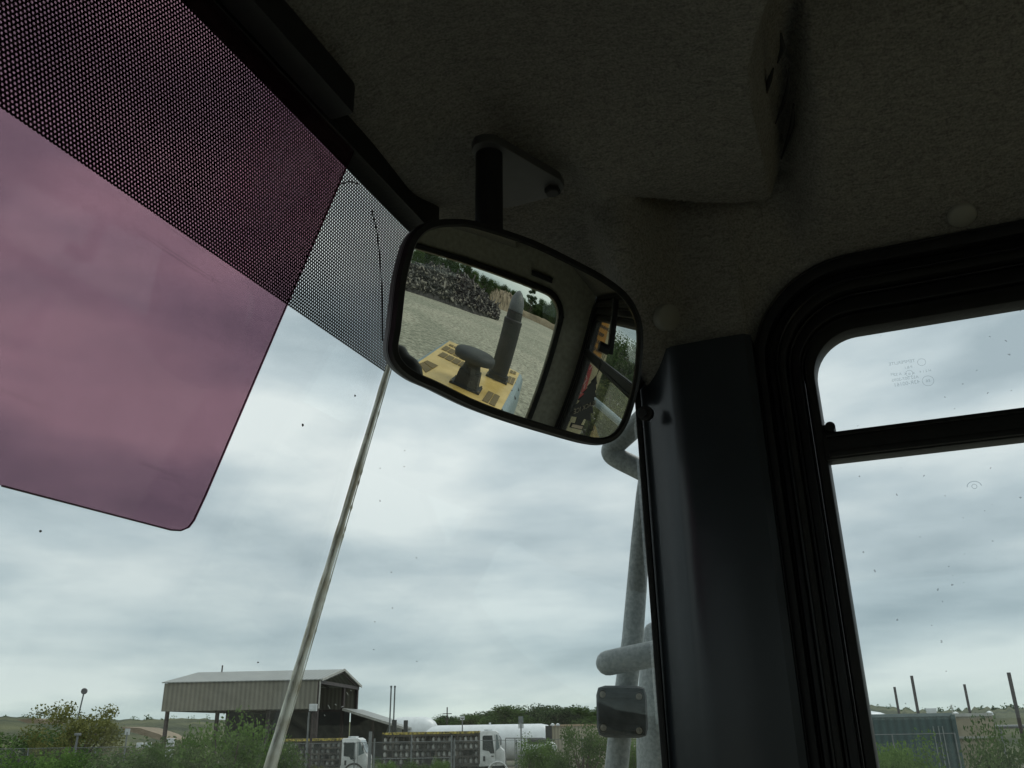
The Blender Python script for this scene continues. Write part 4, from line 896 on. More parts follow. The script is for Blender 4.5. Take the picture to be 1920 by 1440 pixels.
s = MB(); s.prism([SP_(Lx*.36, W_*.85, 0), SP_(Lx-.3, W_*.85, 0), SP_(Lx-.3, W_*.85, zs_-.05), SP_(Lx*.36, W_*.85, zs_-.05)], Wd*.1)
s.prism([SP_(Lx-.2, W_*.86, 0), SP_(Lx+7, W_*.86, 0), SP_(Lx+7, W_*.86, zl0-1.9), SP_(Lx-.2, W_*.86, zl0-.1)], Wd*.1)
s.prism([SP_(Lx*.36, W_*.1+1, 0), SP_(Lx*.36, W_*.85, 0), SP_(Lx*.36, W_*.85, zs_-.05), SP_(Lx*.36, W_*.1+1, zs_-.05)], Ldir*.1); s.build('shade_backing', MT['nearblack'], shed)  # near-black sheets put in for the shade inside the shed
s = MB(); zl_ = zs_-.05; s.prism([SP_(Lx+.1, W_*.55, zl_+.1), SP_(Lx+6.2, W_*.55, zl_-1.75), SP_(Lx+6.2, W_+2, zl_-1.75), SP_(Lx+.1, W_+2, zl_+.1)], (0, 0, .12)); leanto = s.build('lean_to_roof', MT['tin_grey'], shed)
s = MB(); s.bar(SP_(Lx+.1, W_*.54, zl_+.12), SP_(Lx+6.2, W_*.54, zl_-1.70), .06, .22); s.build('fascia', MT['trimw'], leanto)
s = MB(); s.prism([SP_(Lx+.1, W_+1.9, 0), SP_(Lx+6, W_+1.9, 0), SP_(Lx+6, W_+1.9, zl_-1.7), SP_(Lx+.1, W_+1.9, zl_)], Wd*.1); s.build('lean_to_shade_backing', MT['nearblack'], shed)  # dark sheet put in for the shade under the lean-to
for u in (3, 6.0): s = MB(); s.bar(SP_(Lx+u, W_*.6, 0), SP_(Lx+u, W_*.6, zl_-u*.28), .2, .2, (1, 0, 0)); s.build('post', MT['post'], shed)
s = MB(); s.tube([SP_(2.2, W_/2, ridge), SP_(2.2, W_/2, ridge+.7)], .07, 8); s.build('roof_vent', MT['post'], shed)

# ------------------------------------------------ poles, signs
MT['galv'] = mat('galvanised_steel', (.17, .18, .18), .5, scale=5); MT['white'] = mat('white_paint', (.72, .74, .74), .35, scale=2, var=.06); MT['signw'] = mat('sign_white', (.6, .62, .62), .5, scale=3)
def pole(px, top, dist, r, m, name, label, cat, lean=0, base=None, group=None):
    p = PH(px, top, dist); t_ = thing(name, label, cat, (p[0], p[1], 0), group); s = MB(); s.tube([arr(p[0]+rt[0]*-lean, p[1]-rt[1]*lean, -.1), p], r, 10); s.build('shaft', m, t_); return t_, p
t_, p = pole(158, 1296, 66, .045, MT['galv'], 'lamp_post', 'thin lamp post with round grey disc head above the yellowish tree', 'lamp post', lean=.5)
s = MB(); s.tube([p-fw*arr(1, 1, 0)*.07, p+fw*arr(1, 1, 0)*.07], .19, 20); s.build('lamp_head', mat('lamp_grey', (.14, .13, .13), .5), t_)
t_, p = pole(146, 1377, 50, .05, MT['galv'], 'lamp_post', 'short lit yard lamp post among the bushes at the left', 'lamp post')
s = MB(); s.box(p+arr(0, 0, .0), (.26, .2, .12)); s.build('lamp_head', MT['galv'], t_, bevel=.02)
t_, p = pole(239, 1372, 60, .04, MT['galv'], 'sign_post', 'tiny white sign on a post left of the sandy track', 'sign')
s = MB(); s.box(p, (.28, .05, .35), np.array([rt, [rt[1]*-1, rt[0], 0], [0, 0, 1]]).T); s.build('sign_panel', MT['signw'], t_)
Rs = np.array([rt, np.cross([0, 0, 1], rt), [0, 0, 1]]).T
t_, p = pole(320, 1388, 50, .06, MT['galv'], 'meter_post', 'grey meter cabinets on a post beneath the left shed column', 'cabinet')
for dz_ in (0, -.5): s = MB(); s.box(p+arr(0, 0, dz_-.1), (.36, .2, .38), Rs); s.build('cabinet', MT['signw'], t_, bevel=.02)
t_, p = pole(270, 1397, 52, .04, MT['galv'], 'meter_post', 'low twin white boxes on a post among bushes left of the shed', 'cabinet')
for dx_ in (-.22, .22): s = MB(); s.box(p+rt*dx_, (.3, .2, .24), Rs); s.build('cabinet', MT['signw'], t_, bevel=.02)
t_, p = pole(587, 1331, 52, .07, MT['post'], 'floodlight_pole', 'red brown pole with grey floodlight box in front of the shed', 'light pole')
s = MB(); s.box(p+arr(0, 0, .12), (.40, .3, .38), Rs); s.build('light_box', MT['signw'], t_, bevel=.02)
s = MB(); s.tube([p+rt*-.2+arr(0, 0, -.1), p+rt*-.22+arr(0, 0, -.45), p+rt*-.18+arr(0, 0, -3.4)], .05, 8); s.build('conduit', MT['galv'], t_)
for i, px in enumerate((733.5, 740.5)):
    t_, p = pole(px, 1289, 85, .07, MT['galv'], 'vent_pipe', ('left', 'right')[i]+' one of the two tall thin vent pipes right of the shed', 'pipe', lean=.05)
    s = MB(); s.tube([p, p+arr(0, 0, .15)], .1, 8); s.build('pipe_cap', MT['galv'], t_)
t_, p = pole(838.5, 1326, 180, .12, MT['post'], 'utility_pole', 'distant utility pole with crossarms rising behind the tree line', 'utility pole')
s = MB(); s.bar(p-rt*.9+arr(0, 0, -1.2), p+rt*.9+arr(0, 0, -1.2), .15, .15); s.bar(p-rt*.6+arr(0, 0, -2.2), p+rt*.6+arr(0, 0, -2.2), .15, .15); s.build('crossarm', MT['post'], t_)
t_, p = pole(867, 1346, 62, .04, MT['galv'], 'sign_post', 'small white sign on a thin pole above the right rack truck', 'sign')
s = MB(); s.box(p, (.3, .05, .26), Rs); s.build('sign_panel', MT['signw'], t_)
s = MB(); s.box(p+arr(0, 0, -.02)-fw*.03, (.2, .01, .05), Rs); s.build('sign_stripe', MT['post'], t_)
t_, p = pole(976.5, 1345, 58, .045, MT['galv'], 'sign_post', 'two stacked grey sign panels on a pole before the long white tank', 'sign')
s = MB(); s.box(p+arr(0, 0, -.15), (.31, .05, .42), Rs); s.build('sign_panel', mat('sign_back_grey', (.16, .18, .18), .5), t_)
s = MB(); s.box(p+arr(0, 0, -.52), (.34, .05, .26), Rs); s.build('sign_panel', MT['signw'], t_)
for i, (px, top, d, lb, ln) in enumerate(((1677, 1288, 60, 'leftmost short brown post rising behind the green container', 1.1), (1709, 1267, 50, 'tall brown post above the middle of the green container', 1.1), (1808, 1283, 60, 'short brown post above the beige tank trailer', 1.1), (1891, 1261, 42, 'tallest brown post at the right edge of the view', .95))):
    pole(px, top, d, .075, MT['post'], 'steel_post', lb, 'post', lean=0, group='bare brown posts beyond the door window')

# ------------------------------------------------ tanks and containers
def hplane(px, py, dist): return PH(px, py, dist)
c0 = PH(792, 1402, 95); s = MB(); rad = 2.0; c0 = PH(790, 1366, 95); cz = c0[2]+ (1366-1344)*95/F*.5; 
cc_ = arr(c0[0], c0[1], 3.2)
t_ = thing('storage_tank', 'large white domed storage tank end beside the dark shed doors', 'tank', (cc_[0], cc_[1], 0))
ztop = PH(780, 1344, 95)[2]; R_ = 1.6; s = MB(); fdir = arr(fw[0], fw[1], 0); fdir /= np.linalg.norm(fdir)
a_ = PH(752, 1360, 95); b_ = PH(795, 1360, 95); a_[2] = b_[2] = ztop-R_; s.tube([a_, b_], R_, 28, round_end='both'); s.build('shell', MT['white'], t_, smooth=60)
for q in (a_, b_): s = MB(); s.box(arr(q[0], q[1], (ztop-R_)/2), (.5, 1.6, ztop-R_)); s.build('saddle', MT['galv'], t_)
zt2 = PH(950, 1358, 80)[2]; R2 = 1.45; a_ = PH(822, 1360, 80); b_ = PH(1015, 1360, 80); a_[2] = b_[2] = zt2-R2
t_ = thing('long_tank', 'long white horizontal gas tank behind the white truck cab', 'tank', tuple(arr(a_[0], a_[1], 0)))
s = MB(); s.tube([a_, b_], R2, 28, round_end='both'); s.build('shell', MT['white'], t_, smooth=60)
for k in (.08, .92): q = a_*(1-k)+b_*k; s = MB(); s.box(arr(q[0], q[1], (zt2-R2)/2), (.5, 1.6, zt2-R2), ); s.build('saddle', MT['galv'], t_)
for k in (.5, .8): q = a_*(1-k)+b_*k; s = MB(); s.tube([q+arr(0, 0, R2-.02), q+arr(0, 0, R2+.16)], .1, 8); s.build('valve', MT['signw'], t_)
s = MB(); q0 = PH(948, 1384, 76); q1 = PH(1018, 1384, 76)
t_ = thing('pipe_rack', 'low white pipe railing in front of the long white tank', 'railing', (q0[0], q0[1], 0))
s.tube([q0, q1], .04, 8)
for k in np.linspace(0, 1, 5): q = q0*(1-k)+q1*k; s.tube([arr(q[0], q[1], 0), q], .04, 6)
s.build('rail', MT['galv'], t_)
def slab(px0, px1, top, dist, z0, name, label, cat, m, depth=2.6, skew=0, parts=None):
    a = PH(px0, top, dist); b = PH(px1, top, dist+skew); b[2] = a[2]; t = thing(name, label, cat, (a[0], a[1], 0))
    d = b-a; n2 = arr(-d[1], d[0], 0); n2 /= np.linalg.norm(n2); n2 = n2 if np.dot(n2, fw) > 0 else -n2
    s = MB(); s.prism([arr(a[0], a[1], z0), arr(b[0], b[1], z0), b, a], n2*depth); o = s.build('body', m, t, smooth=0); return t, a, b, n2, o
def corr2(name, c):
    m = corr(name, c, 1.3); return m
MT['cont_cream'] = corr2('cream_container_steel', (.42, .38, .28)); MT['cont_green'] = corr2('green_container_steel', (.045, .085, .085)); MT['beige'] = mat('beige_tank_paint', (.36, .31, .22), .6, scale=2)
t_, a, b, n2, o = slab(1033, 1140, 1360.5, 66, .25, 'shipping_container', 'cream corrugated container with stained top rail behind the tall bush', 'container', MT['cont_cream'])
for q in (a, b): s = MB(); s.box(arr(q[0], q[1], q[2]/2+.1), (.16, .16, q[2]-.1), Rs); s.build('corner_post', MT['cont_cream'], t_)
s = MB(); s.bar(a-n2*.02, b-n2*.02, .12, .12); s.build('top_rail', mat('rusty_cream', (.4, .3, .2), .7, scale=2), t_)
s = MB(); s.box(PH(1029, 1375, 65), (.45, .4, 1.0), Rs); s.build('control_box', MT['nearblack'], t_)
for px in (1036, 1046): s = MB(); p = PH(px, 1358, 65.5); s.tube([p+arr(0, 0, -.12), p, p+arr(0, 0, .07)], [.13, .15, .02], 10); s.build('vent_dome', MT['signw'], t_)
t_, a, b, n2, o = slab(1545, 1785, 1344, 33, .9, 'shipping_container', 'dark green corrugated shipping container beyond the door window', 'container', MT['cont_green'], skew=.6)
for q in (a, b): s = MB(); s.box(arr(q[0], q[1], (q[2]+.9)/2), (.14, .14, q[2]-.9), Rs); s.build('corner_post', MT['cont_green'], t_)
s = MB(); s.bar(a-n2*.02, b-n2*.02, .06, .10); s.build('top_rail', mat('worn_green_edge', (.14, .18, .18), .6, scale=3), t_)
for k, w_ in ((.84, .04), (.88, .03), (.91, .05)):
    q = a+(b-a)*k-n2*.03; s = MB(); s.bar(arr(q[0], q[1], 1.2), arr(q[0], q[1], a[2]-.35), .03, w_, (1, 0, 0)); s.build('lock_rod', mat('faded_green', (.2, .23, .22), .6), t_)
s = MB(); 
for k in (.4,): s.box(arr(*(a*(1-k)+b*k)[:2], .45)+n2*1.3, (4.8, 2.2, .9), Rs)
s.build('support_block', MT['post'], t_)
t_, a, b, n2, o = slab(1787, 1860, 1341, 36, 1.4, 'tank_trailer', 'beige boxy tank trailer with small white fittings right of the green container', 'trailer', MT['beige'], depth=2.2)
s = MB(); s.bar(a-n2*.03, b-n2*.03, .1, .1); s.bar(arr(a[0], a[1], 2.55)-n2*.03, arr(b[0], b[1], 2.55)-n2*.03, .1, .07); s.build('rib', MT['trimw'], t_)
for q in (a+(b-a)*.07, a+(b-a)*.95): s = MB(); s.tube([q+n2*.2+arr(0, 0, -.02), q+n2*.2+arr(0, 0, .07), q+n2*.2+arr(0, 0, .12)], [.12, .11, .02], 12); s.build('fitting', MT['signw'], t_)
s = MB(); s.tube([a+n2*.1, a+n2*.1+arr(-.02, 0, .35)], .02, 6); s.build('whip_rod', MT['trimw'], t_)
for k in (.2, .8): s = MB(); q = a+(b-a)*k+n2*.3; s.tube([arr(q[0], q[1], .5)-n2*.15, arr(q[0], q[1], .5)+n2*.15], .5, 20); s.build('wheel', MT['rubber'], t_)
s = MB(); q = a+(b-a)*.5+n2*1.1; s.box(arr(q[0], q[1], 1.2), (1.6, 1.6, .5), Rs); s.build('chassis', MT['post'], t_)
p = PH(1632, 1345, 50); t_ = thing('round_tank', 'white domed tank top peeping over the left end of the green container', 'tank', (p[0], p[1], 0))
s = MB(); top = PH(1625, 1333, 50)[2]; s.tube([arr(p[0], p[1], z) for z in (0, top-.45, top-.25, top-.08, top)], [1.1, 1.1, .95, .5, .05], 24); s.build('shell', MT['white'], t_, smooth=60)
p = PH(1746, 1333, 48); t_ = thing('floodlight', 'small bright white floodlight head above the green container', 'floodlight', (p[0], p[1], 0))
s = MB(); s.box(p, (.4, .15, .24), Rs, taper=1.2); s.build('lamp_head', MT['white'], t_, bevel=.01)
s = MB(); s.tube([arr(p[0], p[1], 0)+rt*.12, p+rt*.12+arr(0, 0, -.08)], .04, 8); s.build('shaft', MT['post'], t_)
p = PH(757, 1362, 70)
t_, a, b, n2, o = slab(757, 765, 1350.5, 72, 0, 'control_cabinet', 'black upright cabinet in front of the white domed tank', 'cabinet', MT['nearblack'], depth=.5)
t_, a, b, n2, o = slab(735, 744, 1350, 74, 0, 'dark_door_panel', 'black upright panel at the low end of the lean-to roof', 'panel', MT['nearblack'], depth=.3)

# ------------------------------------------------ trucks with cylinder racks
MT['tyre'] = mat('tyre_rubber', (.02, .02, .02), .8, scale=10); MT['rimw'] = mat('steel_rim', (.4, .4, .4), .4, scale=5); MT['rack'] = mat('dark_rack_steel', (.016, .014, .013), .7, c2=(.085, .07, .055), scale=1.6, detail=6)
MT['tglass'] = mat('dark_cab_glass', (.02, .028, .03), .08, scale=2); MT['hazard'] = mat('yellow_black_rail', (.05, .045, .03), .6, c2=(.55, .42, .08), scale=7, var=.1, detail=3); MT['dirtyw'] = mat('dirty_white_paint', (.62, .63, .60), .4, c2=(.7, .7, .68), scale=1.5)
MT['cyl'] = mat('white_gas_cylinder', (.55, .52, .46), .4, c2=(.82, .81, .76), scale=2)
def vary(m):
    t = m.node_tree; b = t.nodes['Principled BSDF']; src = b.inputs['Base Color'].links[0].from_socket
    oi = t.nodes.new('ShaderNodeObjectInfo'); mr = t.nodes.new('ShaderNodeMapRange'); t.links.new(oi.outputs['Random'], mr.inputs[0]); mr.inputs[3].default_value = .25; mr.inputs[4].default_value = 1.15
    sc_ = t.nodes.new('ShaderNodeVectorMath'); sc_.operation = 'SCALE'; t.links.new(src, sc_.inputs[0]); t.links.new(mr.outputs[0], sc_.inputs['Scale']); t.links.new(sc_.outputs[0], b.inputs['Base Color'])
vary(MT['cyl'])
CYL = None
def cylinder_proto():
    s = MB(); s.tube([(0, 0, 0), (0, 0, .03), (0, 0, .06), (0, 0, .40), (0, 0, .46), (0, 0, .49)], [.08, .10, .115, .115, .09, .03], 10)
    s.tube([(0, 0, .47), (0, 0, .56)], .055, 8); o = s.build('gas_cylinder', MT['cyl'], None, smooth=50); return o
CYL = cylinder_proto(); CYLused = [False]
def truck(px0, px1, pxr1, top, dist, label, glabel, cab_over, name='rack_truck', zoff=0, rows=4):
    a = PH(px1, top, dist); a[2] = 0; b = PH(pxr1, top, dist); Lc = np.linalg.norm((b-a)[:2]); c = PH(px0, top, dist); Lb = np.linalg.norm((c-a)[:2])
    t = thing(name, label, 'truck', tuple(a)); zt = PH((px1+pxr1)/2, top, dist)[2]
    X = rt; Y = np.cross([0, 0, 1], rt)                     # X: forward (screen right), Y: away from us
    def T(x, y, z): return a + X*x + Y*y + arr(0, 0, z)
    Rm = np.array([X, Y, [0, 0, 1]]).T; Wt = 2.1; k = Lc/2.0; hb = zt
    cabp = [(0, .55), (0, hb-.12), (.10, hb), (Lc*.62, hb), (Lc*.72, hb-.10), (Lc*.97, hb*.62), (Lc, hb*.56), (Lc, .72), (Lc*.93, .55)] if cab_over else [(0, .85), (0, hb-.12), (.10, hb), (Lc*.66, hb), (Lc*.74, hb-.1), (Lc*.84, hb*.66), (Lc*.98, hb*.60), (Lc, hb*.52), (Lc, .9)]
    s = MB(); s.prism([T(x, 0, z) for x, z in cabp], Y*Wt); body = s.build('cab', MT['dirtyw'], t, bevel=.04)
    win = [(Lc*.12, hb*.60), (Lc*.12, hb-.30), (Lc*.18, hb-.24), (Lc*.50, hb-.24), (Lc*.58, hb*.52), (Lc*.40, hb*.52), (Lc*.34, hb*.58)] if cab_over else [(Lc*.14, hb*.62), (Lc*.14, hb-.32), (Lc*.2, hb-.26), (Lc*.52, hb-.26), (Lc*.60, hb*.55), (Lc*.45, hb*.55), (Lc*.38, hb*.60)]
    s = MB(); s.prism([T(x, -.012, z) for x, z in win], Y*.02); s.build('side_window', MT['tglass'], body)
    ws = [(Lc*.71, hb-.16), (Lc*.94, hb*.66)] if cab_over else [(Lc*.725, hb-.14), (Lc*.815, hb*.70)]
    dv = arr(ws[1][0]-ws[0][0], 0, ws[1][1]-ws[0][1]); nv_ = X*(-dv[2])+arr(0, 0, 1)*dv[0]; nv_ = nv_/np.linalg.norm(nv_); nv_ = nv_ if np.dot(nv_, X) > 0 else -nv_
    s = MB(); s.prism([T(ws[0][0], .12, ws[0][1])+nv_*.03, T(ws[1][0], .12, ws[1][1])+nv_*.03, T(ws[1][0], Wt-.12, ws[1][1])+nv_*.03, T(ws[0][0], Wt-.12, ws[0][1])+nv_*.03], nv_*.02)
    s.prism([T(Lc*.66, -.012, hb-.22), T(Lc*.72, -.012, hb-.22), T(Lc*(.90 if cab_over else .80), -.012, hb*.66), T(Lc*(.68 if cab_over else .66), -.012, hb*.60)], Y*.02)
    s.build('windscreen', mat('pale_cab_glass', (.16, .20, .20), .1, scale=2), body)
    s = MB(); s.bar(T(Lc*.62, -.015, hb-.2), T(Lc*.66, -.015, .9), .025, .012); s.box(T(Lc*.2, -.03, hb*.45), (.12, .04, .28), Rm); s.box(T(Lc*.52, -.04, hb*.50), (.16, .05, .04), Rm); s.build('door_handle', MT['nearblack'], body)
    s = MB(); s.bar(T(Lc*.8, -.05, hb*.9), T(Lc*.86, -.22, hb*.84), .03, .03); s.box(T(Lc*.86, -.25, hb*.78), (.06, .18, .34), Rm); s.build('wing_mirror', MT['nearblack'], body)
    s = MB(); s.box(T(Lc*.35, Wt/2, hb+.05), (.5, 1.0, .1), Rm); s.build('roof_marker', MT['signw'], body, bevel=.02)
    s = MB(); s.box(T(Lc+.05, Wt/2, .62), (.12, Wt, .22), Rm); s.build('bumper', MT['signw'], t, bevel=.03)
    s = MB(); s.box(T(Lc*.99, .25, .95), (.06, .28, .18), Rm); s.build('headlight', mat('lamp_lens', (.7, .7, .65), .1), t, bevel=.02)
    wx = [Lc*.52 if cab_over else Lc*.72, -Lb*.62, -Lb*.78]
    s = MB(); P_ = [T(wx[0]+.62*cos(u), -.03, .5+.62*sin(u)) for u in np.linspace(.0, pi, 14)]; s.tube(P_, .05, 6); s.build('wheel_arch', MT['dirtyw'] if not cab_over else MT['rack'], t)
    for x_ in wx:
        for y_ in (.02, Wt-.27):
            s = MB(); s.tube([T(x_, y_, .48), T(x_, y_+.03, .48), T(x_, y_+.22, .48), T(x_, y_+.25, .48)], [.40, .48, .48, .40], 22); w = s.build('wheel', MT['tyre'], t, smooth=50)
            s = MB(); s.tube([T(x_, y_-.01, .48), T(x_, y_+.02, .48)], [.20, .26], 16); s.build('rim', MT['rimw'], w)
    s = MB(); s.box(T(-Lb/2+.3, Wt/2, .72), (Lb+.6, 1.0, .22), Rm); s.box(T(-Lb*.3, .25, .62), (1.2, .4, .4), Rm); s.build('chassis', MT['rack'], t)
    rk = MB(); zb_ = 1.02; zt_ = hb-.08; nc = int(Lb/.335); dxx = Lb/nc; hrow = (zt_-.12-zb_)/rows
    rk.box(T(-Lb/2, Wt/2, zb_-.06), (Lb, Wt, .1), Rm)
    for i in range(nc+1):
        rk.box(T(-i*dxx, .02, (zb_+zt_)/2), (.055 if i % 4 else .13, .05, zt_-zb_), Rm)
    for j in range(rows+1): rk.box(T(-Lb/2, .0, zb_+j*hrow), (Lb, .05, .09), Rm); rk.box(T(-Lb/2, .36, zb_+j*hrow-.02), (Lb, .6, .03), Rm)
    rk.box(T(-Lb/2, .50, (zb_+zt_)/2), (Lb, .04, zt_-zb_), Rm); rk.box(T(-Lb/2, Wt-.1, (zb_+zt_)/2), (Lb, .05, zt_-zb_), Rm)
    rk.build('cylinder_rack', MT['rack'], t)
    s = MB(); s.box(T(-Lb/2, 0.0, zt_+.02), (Lb, .10, .13), Rm); s.box(T(-Lb/2, Wt, zt_+.02), (Lb, .10, .13), Rm)
    for i in range(int(nc)): s.box(T(-(i+.5)*dxx, Wt/2, zt_+.03), (.06, Wt, .10), Rm)
    s.build('top_rail', MT['hazard'], t)
    sc = min(hrow-.06, .56)/.56
    for j in range(rows):
        for i in range(nc):
            if rng.random() < .16: continue
            if not CYLused[0]: o = CYL; CYLused[0] = True
            else: o = CYL.copy(); COL.objects.link(o)
            o.location = tuple(T(-(i+.5)*dxx, .24, zb_+j*hrow+.03)); o.scale = (.92, .92, sc*.86); tag(o, glabel[0], 'gas cylinder', glabel[1])
    return t
truck(716, 898, 946, 1370.5, 58, 'long rack truck with white cab parked at the right, nose to the right', ('white gas cylinder in the rack of the right hand truck', 'gas cylinders on the right hand truck'), False)
truck(505, 640, 690, 1384, 60, 'smaller rack truck with white cab-over cab in front of the shed', ('white gas cylinder in the rack of the left hand truck', 'gas cylinders on the left hand truck'), True)
# white pickup-like tank piece beside the bush
p = PH(1018, 1402, 60); t_ = thing('parked_vehicle', 'white rounded rear of a small vehicle half hidden behind the green bush', 'vehicle', (p[0], p[1], 0))
zt_ = PH(1018, 1391, 60)[2]; s = MB(); s.tube([arr(p[0], p[1], zt_-.45)-rt*.8, arr(p[0], p[1], zt_-.4)+rt*.5], .42, 16, round_end='both'); s.build('body', MT['dirtyw'], t_, smooth=60)
s = MB(); s.box(arr(p[0], p[1], zt_+.05)-rt*.4, (1.2, .7, .34), Rs); s.build('hood_cover', MT['nearblack'], t_, bevel=.1)
for k in (-.6, .4):
    s = MB(); q = arr(p[0], p[1], .4)+rt*k; s.tube([q-fdir*.5, q-fdir*.3], .4, 16); s.build('wheel', MT['tyre'], t_)
s = MB(); s.box(arr(p[0], p[1], .8), (1.4, .8, .6), Rs); s.build('frame', MT['rack'], t_)

# ------------------------------------------------ fence
def chain():
    m, t = newmat('chain_link'); t.nodes.clear(); n = t.nodes.new; out = n('ShaderNodeOutputMaterial'); tr = n('ShaderNodeBsdfTransparent'); d = n('ShaderNodeBsdfDiffuse'); d.inputs[0].default_value = (.3, .32, .32, 1)
    tcn = n('ShaderNodeTexCoord'); mp = n('ShaderNodeMapping'); mp.inputs['Rotation'].default_value = (0, 0, AZ); t.links.new(tcn.outputs['Object'], mp.inputs[0])
    sp = n('ShaderNodeSeparateXYZ'); t.links.new(mp.outputs[0], sp.inputs[0])
    def mth(op, a, b=None):
        q = n('ShaderNodeMath'); q.operation = op
        for i, v in enumerate((a, b)):
            if v is None: continue
            if isinstance(v, (int, float)): q.inputs[i].default_value = v
            else: t.links.new(v, q.inputs[i])
        return q.outputs[0]
    def ln(o): return mth('LESS_THAN', mth('FRACT', mth('MULTIPLY', o, 14)), .05)
    h_ = mth('MAXIMUM', ln(mth('ADD', sp.outputs[0], sp.outputs[2])), ln(mth('SUBTRACT', sp.outputs[0], sp.outputs[2])))
    mx = n('ShaderNodeMixShader'); t.links.new(h_, mx.inputs[0]); t.links.new(tr.outputs[0], mx.inputs[1]); t.links.new(d.outputs[0], mx.inputs[2]); t.links.new(mx.outputs[0], out.inputs[0]); return m
MT['chain'] = chain()
FD = 50; f0 = PH(0, 1400, FD); 
fence = thing('chain_link_fence', 'grey chain link fence with pipe rails running in front of the trucks', 'fence', (f0[0], f0[1], 0))
def FP(px, z): d = ray(px, 1368); base = O+d*0; c = PH(960, 1368, FD); n_ = fdir; t = np.dot(c-O, n_)/np.dot(d, n_); q = O+d*t; return arr(q[0], q[1], z)
ftop = 3.2-(1392-1368)*FD/F*.98; fmid = 3.2-(1419-1368)*FD/F*.98
s = MB(); s.tube([FP(-150, ftop), FP(1100, ftop)], .014, 8); s.build('top_rail', MT['galv'], fence)
s = MB(); s.tube([FP(696, fmid), FP(852, fmid)], .019, 8); s.build('mid_rail', MT['galv'], fence)
for px, r_, ex_ in ((60, .035, 0), (185, .035, 0), (310, .035, 0), (430, .035, 0), (667, .035, .0), (695, .09, .55), (703, .05, .2), (772, .04, .35), (847, .05, .3), (852, .05, .1), (968, .035, 0), (1090, .035, 0)):
    s = MB(); s.tube([FP(px, 0), FP(px, ftop+ex_)], r_, 8); s.build('post', MT['galv'], fence)
s = MB(); s.prism([FP(-150, .05), FP(1100, .05), FP(1100, ftop), FP(-150, ftop)], fdir*.004); s.build('wire_mesh', MT['chain'], fence, smooth=0)
t2 = thing('wire_fence', 'thin fence line crossing in front of the green container', 'fence', tuple(arr(*PH(1620, 1378, 30)[:2], 0)))
s = MB(); a, b = PH(1560, 1379, 29), PH(1790, 1375, 29); s.tube([a, b], .008, 6); s.build('top_wire', MT['galv'], t2)
for k in (0, .5, 1): q = a*(1-k)+b*k; s = MB(); s.tube([arr(q[0], q[1], 0), q], .02, 6); s.build('post', MT['galv'], t2)
a = PH(1862, 1363, 60); b = PH(1990, 1361, 60); t2 = thing('pipeline', 'pale horizontal pipe at the right edge below the grassy bank', 'pipe', tuple(arr(a[0], a[1], 0)))
s = MB(); s.tube([a, b], .1, 8); s.build('shaft', MT['galv'], t2)
for k in (.1, .9): q = a*(1-k)+b*k; s = MB(); s.tube([arr(q[0], q[1], 0), q], .06, 6); s.build('support', MT['galv'], t2)

# ================================================================== REAR YARD (seen in the mirror)
def heap(name, outline, base, dist, m, label, cat, junk=0, mats=None, depth=9, lump=.35):
    """a heap whose ridge follows the mirror outline at the given distance"""
    ox = [p[0] for p in outline]; s = MB(); N_ = 70; K = 16; vs = []
    tops = []
    for i in range(N_):
        zx = ox[0]+(ox[-1]-ox[0])*i/(N_-1); zt_ = np.interp(zx, ox, [p[1] for p in outline]); p = RH(*Zm(zx, zt_), dist); tops.append(p)
    for i, p in enumerate(tops):
        dh = (p-O-MC)[:2]; dh /= np.linalg.norm(dh); h_ = max(p[2], .05)
        for k in range(K):
            t = k/(K-1)*2-1; prof_ = max(0, 1-abs(t)**1.5); q = p[:2]+dh*t*depth*min(1, h_/3.0)
            vs.append((q[0]+rng.normal(0, lump*.3), q[1]+rng.normal(0, lump*.3), h_*prof_+rng.normal(0, lump)*(prof_ > .05)*min(1, h_/2)-(.1 if prof_ < .05 else 0)))
    s.add(vs, [(i*K+k, i*K+k+1, (i+1)*K+k+1, (i+1)*K+k) for i in range(N_-1) for k in range(K-1)])
    if junk:
        for j in range(junk):
            i = rng.integers(0, N_-1); k = rng.integers(1, K//2+2); c = np.array(vs[i*K+k])
            if c[2] < .1: continue
            ln = rng.uniform(.15, .9)*(1+(rng.random() < .08)*2); a = rng.normal(size=3); a /= np.linalg.norm(a); b = np.cross(a, rng.normal(size=3)); b /= np.linalg.norm(b); c3 = np.cross(a, b)
            s.mi = int(rng.choice([0, 0, 1, 1, 2, 3, 3])); s.box(c+arr(0, 0, .1), (ln, rng.uniform(.05, .35), rng.uniform(.03, .18)), np.array([a, b, c3]).T)
        s.mi = 0
    o = s.build(name, mats or m, None, smooth=0 if junk else 40, recalc=False); tag(o, label, cat); return o
JM = [mat('dark_debris', (.055, .05, .05), .9, scale=1.5, var=.4), mat('grey_debris', (.16, .15, .14), .9, scale=2, var=.3), mat('pale_debris', (.38, .34, .29), .9, scale=2, var=.3), mat('black_debris', (.02, .02, .022), .8, scale=2)]
heap('debris_heap', [(-60, 225), (60, 215), (185, 218), (260, 232), (340, 240), (400, 283), (440, 298), (520, 315), (560, 335), (620, 385), (680, 450), (730, 522), (770, 562), (812, 592)], None, 52, JM[0], 'tall heap of dark scrap and broken timber in the gravel yard, seen in the mirror', 'debris heap', 6500, JM, 7, .15)
heap('sand_mound', [(560, 470), (640, 385), (690, 395), (740, 400), (790, 385), (830, 410), (880, 430), (930, 455), (970, 480), (1010, 535)], None, 100, MT['sand'], 'pale sandy mound beyond the dark debris heap, seen in the mirror', 'mound', 0, None, 10, .25)
